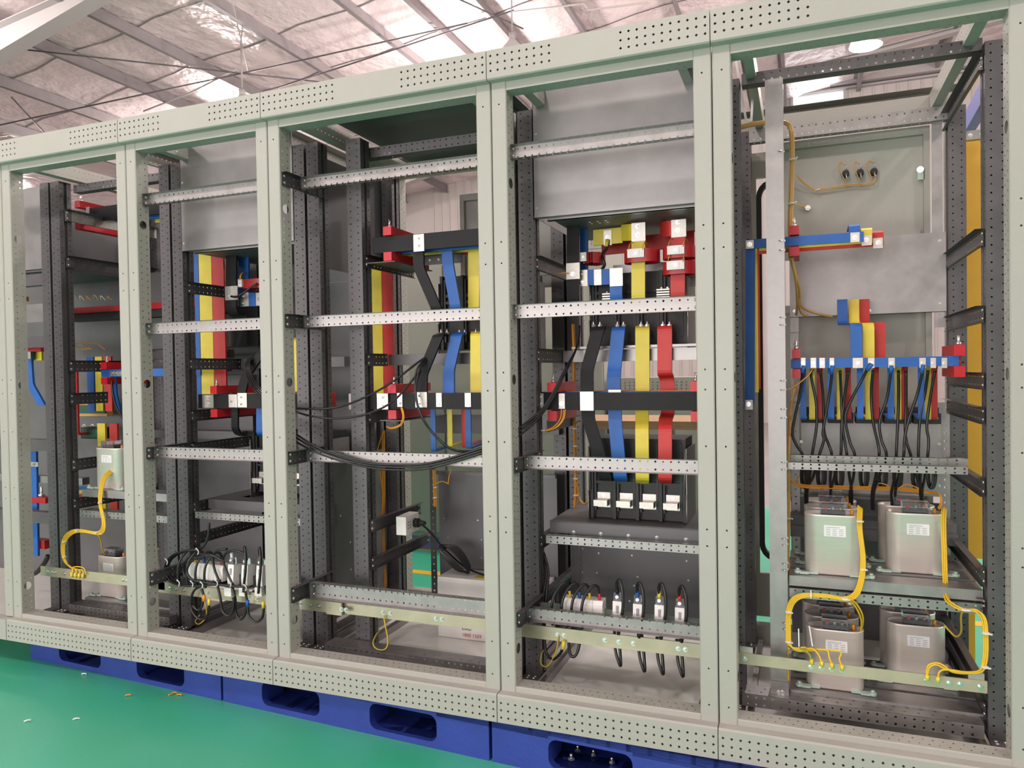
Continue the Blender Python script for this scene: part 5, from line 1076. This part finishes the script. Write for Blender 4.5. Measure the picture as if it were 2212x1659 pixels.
bar('black main horizontal busbar of the second bay', 'black', [(at(430, 864, 0.33).x, 0.33, 1.047), (-1.90, 0.33, 1.047)], 0.062, 0.010, Z_, [(437, 853, 461, 881, 0.323, [(450, 859), (450, 873)]), (494, 852, 512, 880, 0.323, [(499, 866)]), (513, 849, 533, 880, 0.323, [(520, 858), (520, 873)])], G)
for c, y in (('blue', 0.39), ('yellow', 0.45), ('red', 0.51)):
    bar(c+' main busbar close behind the black one, second bay', c, [(-2.44, y, 1.047), (-1.90, y, 1.047)], 0.062, 0.010, Z_, (), G)
clamp_pair('red resin busbar support of the second bay', at(467, 864, 0.32).x, 0.305, 0.58, 1.012, 1.080, 0.034, 0.036)
bar('black drop bar below the main busbar, second bay', 'black', [(508, 880, 0.35), (508, 925, 0.35), (514, 936, 0.38), (525, 940, 0.45)], 0.035, 0.010, X_, (), G)
bar('short blue drop bar beside the post, second bay', 'blue', [(562, 875, 0.36), (562, 936, 0.36), (566, 942, 0.42)], 0.034, 0.010, X_, (), G)
bar('yellow link bar glimpsed right of the post, second bay', 'yellow', [(642, 732, 0.40), (642, 736, 0.36), (642, 846, 0.36)], 0.048, 0.010, X_, (), G)
for k in range(4):
    cable('black control cable beside the link bar of the second bay, '+['first', 'second', 'third', 'fourth'][k]+' from the left', [(536+k*3, 775-k*2, 0.37), (530+k*3, 790, 0.33), (534+k*4, 815, 0.31), (546+k*5, 838, 0.28), (562+k*7, 858, 0.24), (595+k*9, 890, 0.2)], 0.004, 'cable', 'control cables of the second bay', n=6)
cable('black cable with a bolt lug on the bare band, second bay', [(499, 640, 0.405), (510, 641, 0.40), (524, 634, 0.40), (540, 622, 0.41), (556, 612, 0.42)], 0.005)
eb = earth_bar('yellowish zinc earth bar across the foot of the second bay', at(342, 1283, 0.19).x, -1.86, 0.19, 0.247, 0.046, [at(px, 1290, 0.19).x for px in (367, 381, 398, 450, 538, 556)])
# fuse row on a rail
part('device_rail', MB().box(-2.46, -1.91, 0.20, 0.206, 0.295, 0.335).box(-2.46, -1.91, 0.175, 0.206, 0.292, 0.295), 'galv_dark', f2)
def leads(p): return p
term_block('white four-way terminal block on the lower rail, second bay', 405, 482, 1219, 1242, 0.17, ['yellow', 'blue', 'yellow', 'red'])
for k, (px, c) in enumerate(((499, 'white'), (529, 'blue'), (561, 'yellow'))):
    fuse(['white fuse holder next to the terminal block', 'white fuse holder with a blue lead', 'white fuse holder with a yellow lead'][k]+', second bay', px, 1205+2*k, 1250, 0.17, c, loop=(k > 0), w=0.03)
G = 'black cable loops of the second bay'
for k, pts in enumerate((
    [(430, 1188), (400, 1190), (370, 1202), (357, 1225), (362, 1248), (382, 1262), (420, 1266), (470, 1262)],
    [(425, 1186), (395, 1192), (372, 1206), (362, 1228), (368, 1246), (388, 1258), (430, 1260), (476, 1254)],
    [(470, 1205), (440, 1196), (412, 1202), (396, 1222), (400, 1245), (420, 1258), (460, 1262), (510, 1266)],
    [(482, 1212), (455, 1199), (420, 1208), (404, 1230), (412, 1250), (440, 1258), (500, 1266), (540, 1268)],
    [(432, 1186), (438, 1182), (445, 1172), (450, 1155), (452, 1130)],
    [(440, 1264), (420, 1275), (412, 1300), (418, 1325), (434, 1338), (448, 1328), (452, 1304)],
    [(436, 1272), (440, 1290), (436, 1310), (428, 1318), (416, 1308)],
    [(470, 1266), (476, 1290), (480, 1318), (492, 1330), (502, 1322), (505, 1300), (503, 1290)],
    [(500, 1266), (508, 1290), (510, 1325), (520, 1338), (530, 1325), (533, 1300)],
    [(528, 1268), (534, 1300), (538, 1330), (552, 1343), (566, 1335), (570, 1312)],
    [(476, 1260), (464, 1232), (460, 1205), (468, 1190), (490, 1186)],
    [(504, 1264), (490, 1235), (482, 1210), (490, 1194), (512, 1190), (530, 1198)])):
    cable('black cable of the second bay coil, '+['outer left loop', 'inner left loop', 'loop over the terminal block', 'second loop over the block', 'riser up to the strap', 'largest low loop at left', 'small low loop inside the largest', 'low loop under the first fuse', 'low loop under the second fuse', 'low loop under the third fuse', 'loop left of the first fuse', 'loop reaching the blue lead'][k], [(a, b, 0.14+0.012*(k % 3)) for a, b in pts], 0.0052, 'cable', G)
for k, (px, py) in enumerate(((360, 1212), (427, 1190), (386, 1258), (415, 1260), (436, 1262), (468, 1258), (497, 1260), (530, 1268))):
    p = at(px, py, 0.13); solid('cable_tie', MB().tube([p+V((-0.008, 0, 0.006)), p+V((0, -0.008, 0.012)), p+V((0.008, -0.004, 0.0)), p+V((0.004, -0.004, -0.014))], 0.0022, 6), 'tie', 'white cable tie on the black coil of the second bay, '+['1st', '3rd', '2nd', '4th', '5th', '6th', '7th', '8th'][k]+' from the left', 'cable tie', 'cable ties of the second bay')
for k, (px, py, c) in enumerate(((452, 1300, 'yellow'), (569, 1306, 'yellow'), (535, 1303, 'blue'), (441, 1292, 'wire'))):
    solid('lug_sleeve', MB().cyl(at(px, py-7, 0.135), at(px, py+7, 0.135), 0.0065, 8), c, ['yellow sleeve at the end of the largest low loop, second bay', 'yellow sleeve at the low right of the second bay', 'blue sleeve at the low middle of the second bay', 'orange sleeve beside the low yellow one, second bay'][k], 'cable lug', 'lug sleeves of the second bay')
for k, px in enumerate((490, 522, 556)):
    solid('clear_cover', R(px-6, 1270, px+9, 1288, 0.165, 0.02), 'white', 'pale plastic terminal cover hanging below the second bay fuses, '+['left', 'middle', 'right'][k], 'cover', 'terminal covers of the second bay')
cable('green yellow wire drooping to the base rail of the second bay', [(442, 1300, 0.17), (446, 1318, 0.17), (444, 1335, 0.18), (430, 1348, 0.2), (422, 1342, 0.22), (432, 1328, 0.25)], 0.0024, 'earth')
# ================================================================ far left bay and what shows through its open side
f1 = FR[0]; xL1 = -3.2455
earth_bar('zinc earth bar across the foot of the far left bay', at(88, 1246, 0.19).x, -2.57, 0.19, 0.258, 0.044, [at(px, 1258, 0.19).x for px in (104, 112, 119, 140, 155, 163, 171, 180, 266, 274)])
lr = cross_rail(f1, -3.19, -2.58, 0.22, 0.088, 0.035, 0.07, open_front=False, bolts=False, name='lower_rail')
part('rail_top', MB().plate((-3.19, 0.22, 0.107), X_, Y_, 0.61, 0.07, [(0.022, [(0.02+0.0375*k, 0.0042) for k in range(16)]), (0.05, [(0.03+0.0375*k, 0.0042) for k in range(15)])]), 'galv_dark', f1)
cross_rail(f1, -3.19, -2.58, 0.30, 2.05, 0.036, 0.04, open_front=False, m='galv_dark', bolts=False)
for zc, y1 in ((1.93, 0.86), (1.71, 0.86), (1.215, 0.75), (1.06, 0.5), (0.745, 0.8), (0.56, 0.8)): bracket(f1, xL1+0.007, 0.29, y1, zc, 0.055, m='galv_dark' if zc < 1.9 else 'galv')
part('upper_beam', MB().box(-3.2, -2.58, 0.60, 0.64, 1.18, 1.23), 'galv_dark', f1)
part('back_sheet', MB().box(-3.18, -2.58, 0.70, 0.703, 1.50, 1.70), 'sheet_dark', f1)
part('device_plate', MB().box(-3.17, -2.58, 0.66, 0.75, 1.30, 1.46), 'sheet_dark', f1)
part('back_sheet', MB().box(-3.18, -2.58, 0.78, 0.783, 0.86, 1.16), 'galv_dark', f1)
part('back_sheet', MB().box(-3.23, -2.57, 0.82, 0.823, 0.10, 2.0), 'sheet_dark', f1)  # whole backing added so the bay stays dark behind its parts
part('punched_beam', MB().box(-3.2, -2.58, 0.62, 0.66, 1.245, 1.285), 'galv_dark', f1)
part('rear_beam', MB().box(-3.2, -2.58, 0.70, 0.74, 0.84, 0.88), 'galv_dark', f1)
for za in (0.487, 0.117):
    part('shelf_rail', MB().box(-3.18, -2.58, 0.295, 0.385, za+0.145-0.003, za+0.1445).box(-3.18, -2.58, 0.295, 0.298, za+0.11, za+0.142) if za > 0.3 else MB().box(-3.18, -2.58, 0.295, 0.385, za-0.003, za-0.0005).box(-3.18, -2.58, 0.295, 0.298, za-0.033, za-0.003), 'galv', f1)
cross_rail(f1, -3.18, -2.58, 0.28, 0.52, 0.03, 0.06, open_front=False, bolts=False)
G = 'silver capacitor cans of the far left bay'
place_cap(at(238, 1060, 0.34).x-0.01, 0.33, 0.632, 'upper one of the far left bay', 0, G); place_cap(at(240, 1240, 0.33).x-0.02, 0.33, 0.118+0.0, 'lower one of the far left bay', 0, G)
place_cap(at(238, 1060, 0.34).x+0.02, 0.46, 0.632, 'second in depth above in the far left bay', 0, G); place_cap(at(240, 1240, 0.33).x+0.02, 0.46, 0.118, 'second in depth below in the far left bay', 0, G)
e1 = [(240, 1018, 0.33), (226, 1032, 0.30), (218, 1060, 0.28), (217, 1090, 0.27), (224, 1125, 0.26), (222, 1145, 0.25), (210, 1152, 0.24), (180, 1147, 0.24), (160, 1148, 0.24), (145, 1158, 0.235), (137, 1175, 0.23), (137, 1200, 0.22), (144, 1218, 0.21), (155, 1226, 0.20)]
st = [off(e1, (k-1.5)*2.2, (k-1.5)*1.8)+[(158+k*7, 1232, 0.185), (155+k*8, 1244, 0.182)] for k in range(4)]
st += [[(210, 1152, 0.24), (217, 1165, 0.26), (221, 1185, 0.30), (228, 1198, 0.34), (242, 1200, 0.36)], [(155, 1226, 0.2), (168, 1224, 0.19), (182, 1228, 0.185), (186, 1242, 0.182)]]
harness('yellow green earth wire loom looping in the far left bay', st, 0.0028, 'earth', ties=((216, 1086, 0.265, 0.01), (167, 1147, 0.235, 0.01, X_), (208, 1151, 0.235, 0.01), (139, 1170, 0.225, 0.01), (139, 1203, 0.215, 0.01)))
for k in range(4): solid('ring_lug', MB().cyl(at(155+k*8, 1236+k, 0.181), at(155+k*8, 1247+k, 0.181), 0.006, 8), 'yellow', 'yellow sleeved ring lug on the far left earth bar, '+['first', 'second', 'third', 'fourth'][k]+' from the left', 'cable lug', 'yellow lugs on the far left earth bar')
G = 'bars of the far left bay'
zH = at(220, 462, 0.5).z
bar('black horizontal busbar at the top of the far left bay', 'black', [(at(190, 470, 0.5).x, 0.5, zH), (-2.58, 0.5, zH)], 0.07, 0.010, Z_, [(186, 447, 193, 474, 0.494, [])], G)
bar('blue horizontal busbar behind the black one at the top, far left bay', 'blue', [(-3.05, 0.56, zH-0.004), (-2.58, 0.56, zH-0.004)], 0.07, 0.010, Z_, (), G)
bar('yellow horizontal busbar third at the top of the far left bay', 'yellow', [(-3.02, 0.62, zH-0.008), (-2.58, 0.62, zH-0.008)], 0.07, 0.010, Z_, (), G)
clamp_pair('red resin busbar support at the top of the far left bay', at(175, 462, 0.49).x, 0.47, 0.85, zH-0.036, zH+0.038, 0.034, 0.036)
bar('long red vertical bar beside the dark post, far left bay', 'red', [(160, 800, 0.55), (163, 938, 0.55), (200, 934, 0.66)], 0.05, 0.012, X_, (), G)
zb_ = at(250, 806, 0.45).z
bar('short blue bolted bar in the red support, far left bay', 'blue', [(at(220, 806, 0.45).x, 0.45, zb_), (-2.59, 0.45, zb_)], 0.036, 0.008, Z_, [(238, 802, 264, 812, 0.444, [(243, 806), (250, 806), (258, 806)])], G)
clamp_pair('red resin busbar support at mid height in the far left bay', at(228, 806, 0.43).x, 0.42, 0.66, zb_-0.02, zb_+0.02, 0.034, 0.04)
bar('blue tapering strip below the mid support, far left bay', 'blue', [(248, 812, 0.47), (250, 850, 0.47), (258, 888, 0.5)], 0.02, 0.008, X_, (), G)
cable('black cable curving below the mid support, far left bay', [(241, 822, 0.44), (244, 850, 0.44), (252, 880, 0.44), (266, 903, 0.44)], 0.0055)
for c, px in (('blue', 196), ('yellow', 214), ('red', 234)):
    xm = at(px, 780, 0.66).x; bar('stub of the '+c+' riser under the punched beam, far left bay', c, [(xm, 0.66, 1.27), (xm, 0.66, 0.98)], 0.05, 0.01, X_, (), G)
hv = [(144, 743, 0.6), (180, 741, 0.6), (206, 742, 0.6), (216, 747, 0.6), (228, 756, 0.6)]
harness('orange wire loom under the beam of the far left bay', [hv, [(160, 742, 0.6), (170, 752, 0.6), (182, 755, 0.6), (196, 750, 0.6)], [(178, 742, 0.6), (188, 752, 0.6), (200, 755, 0.6)]], 0.0026, 'wire')
t = thing('relay_board', 'orange framed relay board behind the long red bar, far left bay', 'circuit board', (-3.03, 0.72, 0.9))
part('tray', MB().box(at(150, 930, 0.70).x, at(232, 930, 0.70).x, 0.70, 0.74, 0.95, 1.02), 'wire_tan', t)
part('board', MB().box(at(170, 930, 0.69).x, at(228, 930, 0.69).x, 0.69, 0.70, 0.965, 1.01), 'pcb', t)
for k in range(3): bolt(t, at(182+18*k, 920, 0.69), FRONT, 0.012, BOLT)
t = thing('contactor_row', 'dark contactor row with red caps and white leads, far left bay', 'contactor', (-3.0, 0.6, 1.46))
part('body', MB().box(at(140, 620, 0.62).x, -2.60, 0.62, 0.70, 1.462, 1.50), 'breaker', t)
part('cap_strip', MB().box(at(140, 620, 0.60).x, -2.62, 0.60, 0.66, 1.50, 1.53), 'ct_red', t)
for k in range(6):
    p = at(158+15*k, 635, 0.6); part('lead', MB().tube([p+V((0, 0, -0.03)), p+V((0.008, -0.01, -0.012)), p+V((0.02, -0.01, -0.01-0.006*(k % 3))), p+V((0.03, 0, -0.035))], 0.0018, 6), ['wire_tan', 'tie', 'wire'][k % 3], t)
t = thing('control_module', 'dark control module with a small board in the far left bay', 'control unit', (-2.95, 0.6, 0.8))
part('body', MB().box(at(176, 990, 0.62).x, at(222, 990, 0.62).x, 0.62, 0.68, 0.835, 0.895), 'breaker', t)
part('board', MB().box(at(180, 990, 0.615).x, at(218, 990, 0.615).x, 0.612, 0.62, 0.842, 0.885), 'pcb', t)
for c, px in (('yellow', 222), ('red', 248)):
    xm = at(px, 982, 0.6).x; bar(c+' short bar below the lower beam, far left bay', c, [(xm, 0.6, 0.92), (xm, 0.6, 0.80)], 0.055, 0.012, X_, (), G)
for c, py in (('blue', 1056), ('yellow', 1064), ('red', 1073)):
    bar(c+' flat bar left of the upper capacitor, far left bay', c, [(148, py+2, 0.66), (192, py-4, 0.66)], 0.018, 0.008, Z_, (), G)
cable('black cable bundle slung low by the far left post', [(48, 1232, 0.42), (62, 1240, 0.42), (80, 1236, 0.42), (97, 1215, 0.42), (104, 1200, 0.42)], 0.012)
for c, px in (('yellow', 225), ('red', 250)):
    xm = at(px, 1170, 0.62).x; bar(c+' short bar behind the lower capacitor, far left bay', c, [(xm, 0.62, 0.62), (xm, 0.62, 0.44)], 0.05, 0.012, X_, (), G)
# neighbour cabinet seen through the open side at the far left
n0 = thing('switchgear_frame', 'dark inner part of the next cabinet seen past the left photo edge', 'cabinet frame', (-3.7, 0.4, 0))
cover_panel(n0, -4.0, -3.37, 0.34, 1.70, 2.1)
part('panel', MB().box(-4.0, -3.37, 0.36, 0.363, 1.44, 1.53), 'galv_sheet', n0)
part('panel', MB().box(-5.2, -3.31, 0.80, 0.803, 0.02, 2.1), 'sheet_dark', n0)
painted_post(n0, -3.30, -1)
profile_post(n0, -3.365, -3.308, IY0, IY1); profile_post(n0, -3.365, -3.308, RY0, RY1)
for zc in (1.645, 1.34, 0.83, 0.47): part('beam', MB().box(-4.0, -3.37, 0.33, 0.37, zc-0.028, zc+0.028), 'galv_dark', n0)
part('beam', MB().box(-4.0, -3.37, 0.45, 0.49, 0.62, 0.655), 'galv', n0)
part('base_plate', MB().box(-5.2, -3.31, 0.1, 0.9, 0.012, 0.022), 'base_sheet', n0)
part('plinth', MB().box(-4.05, -3.302, 0.0, 0.05, 0.0, 0.09), 'cream', n0)
part('top_beam', MB().box(-4.05, -3.302, 0.0, 0.05, 2.105, 2.2), 'cream', n0)
G = 'bars glimpsed past the far left post'
bar('blue bent bar falling past the far left post', 'blue', [(30, 770, 0.42), (62, 772, 0.42), (66, 830, 0.42), (92, 876, 0.42)], 0.05, 0.012, X_, (), G)
bar('blue horizontal bar under the red block at the far left', 'blue', [(20, 767, 0.41), (70, 766, 0.41)], 0.05, 0.012, Z_, [(54, 760, 66, 775, 0.40, [(58, 766)])], G)
bar('blue vertical bar at the lower far left', 'blue', [(72, 975, 0.44), (76, 1200, 0.44)], 0.055, 0.012, X_, [(66, 998, 82, 1008, 0.433, [(74, 1003)])], G)
bar('yellow stub bar beside the red block at the far left', 'yellow', [(72, 768, 0.44), (92, 768, 0.44)], 0.05, 0.012, Z_, (), G)
solid('current_transformer', R(25, 745, 88, 760, 0.40, 0.06), 'ct_red', 'dark red transformer block at the far left photo edge', 'transformer')
solid('switch_module', R(22, 640, 42, 650, 0.42, 0.05), 'wire', 'small orange module at the far left photo edge', 'switch')
for k, px in enumerate((54, 90)): 
    p = at(px, 1072, 0.44); solid('terminal_stud', MB().cyl(p, p+V((0, 0, 0.05)), 0.006, 8).cyl(p, p+V((0, 0, 0.012)), 0.016, 8), 'bolt', ['left', 'right'][k]+' threaded stud on the red fuse rail at the far left', 'fastener')
solid('fuse_rail', R(45, 1074, 98, 1086, 0.43, 0.05), 'ct_red', 'red fuse rail low at the far left photo edge', 'fuse rail')
solid('fuse_rail', R(46, 1166, 96, 1184, 0.45, 0.05), 'ct_red', 'red fuse block below the fuse rail at the far left', 'fuse rail')
# ================================================================ behind the row
# yellow panel, violet lattice and pale gantry beyond the right end
t = thing('yellow_panel', 'tall ochre yellow panel standing behind the right end of the row', 'panel', (0.72, 1.3, FLOOR_Z))
xa, xb = at(2079, 700, 1.25).x, at(2079, 700, 1.25).x+0.30
part('sheet', MB().box(xa, xb, 1.25, 1.27, at(2085, 1205, 1.25).z, at(2085, 296, 1.25).z), 'foot_yellow', t)
part('hanger_plate', MB().box(xa+0.012, xb-0.1, 1.242, 1.25, at(2100, 302, 1.245).z, at(2100, 282, 1.245).z), 'galv', t)
for q in (0.03, 0.07): bolt(t, (xa+q, 1.242, at(2100, 292, 1.245).z), FRONT, 0.008)
part('leg', MB().box(xa, xa+0.04, 1.255, 1.28, FLOOR_Z, at(2085, 1205, 1.25).z), 'foot_yellow', t)
part('leg', MB().box(xb-0.04, xb, 1.255, 1.28, FLOOR_Z, at(2085, 1205, 1.25).z), 'foot_yellow', t)
a, b2 = at(2083, 285, 1.6), at(2128, 205, 1.1)
solid('violet_beam', MB().obox((a+b2)/2, (b2-a)/2*1.2, V((0.02, 0.012, 0)), V((0, 0, 0.04))), 'violet', 'violet blue painted beam above the yellow panel', 'beam')
# second row of cream cabinets standing behind
def back_cab(label, x0, x1, y, h=2.05):
    t = thing('cream_cabinet', label, 'cabinet', ((x0+x1)/2, y+0.3, FLOOR_Z), 'cream cabinets behind the row')
    part('carcass', MB().box(x0, x1, y+0.02, y+0.6, FLOOR_Z+0.1, h), 'cream', t)
    part('plinth', MB().box(x0, x1, y+0.03, y+0.58, FLOOR_Z, FLOOR_Z+0.1), 'violet', t)
    n = 2; w = (x1-x0)/n
    for k in range(n): part('door_leaf', MB().box(x0+w*k+0.008, x0+w*(k+1)-0.008, y, y+0.02, FLOOR_Z+0.14, h-0.12), 'cream', t)
    part('vent_strip', MB().plate((x0, y+0.015, h-0.1), X_, Z_, x1-x0, 0.09, [(0.03+0.02*j, [(0.03+0.03*k, 0.006) for k in range(int((x1-x0)/0.03)-1)]) for j in range(3)]), 'cream', t)
    return t
back_cab('cream cabinet seen through the gap left of the middle bay', -3.6, -2.4, 2.6)
back_cab('cream cabinet seen behind the middle bay', -2.35, -1.2, 2.5)
back_cab('low cream cabinet seen behind the lower breaker of the fourth bay', -1.15, -0.35, 2.5, 1.1)
# work bench with boards behind the fourth bay
t = thing('work_bench', 'low wooden bench top behind the fourth bay breakers', 'bench', (-0.6, 1.6, FLOOR_Z))
part('top', MB().box(-1.1, -0.2, 1.4, 1.9, 0.86, 0.90), 'wood', t)
for x in (-1.05, -0.25):
    for y in (1.45, 1.85): part('leg', MB().box(x-0.025, x+0.025, y-0.025, y+0.025, FLOOR_Z, 0.86), 'steel_grey', t)
# pendant lamps
def lamp(label, px, py, y, r, hang=1.4):
    c = at(px, py, y); t = thing('pendant_lamp', label, 'lamp', c, 'high bay pendant lamps')
    n = 20; ring = lambda rr, z: [V((c.x+rr*math.cos(2*math.pi*k/n), c.y+rr*math.sin(2*math.pi*k/n), c.z+z)) for k in range(n)]
    part('shade', MB().loft([ring(r, 0), ring(r*0.86, r*0.45), ring(r*0.42, r*0.95), ring(r*0.3, r*1.1)], cap=False, sm=True), 'clear' if False else 'rafter', t)
    part('housing', MB().cyl(c+V((0, 0, r*1.05)), c+V((0, 0, r*1.7)), r*0.3, 14), 'steel_grey', t)
    part('rod', MB().cyl(c+V((0, 0, r*1.7)), (c.x, c.y, roof_z(c.x)), 0.012, 6), 'steel_grey', t)
    return t
lamp('pendant high bay lamp with pale shade seen above the rightmost bay', 1870, 100, 9.0, 0.21)
lamp('pendant lamp peeking over the top beam left of the middle bay', 524, 232, 7.0, 0.16)
lamp('pendant lamp peeking over the top beam above the fourth bay', 1107, 112, 8.0, 0.16)
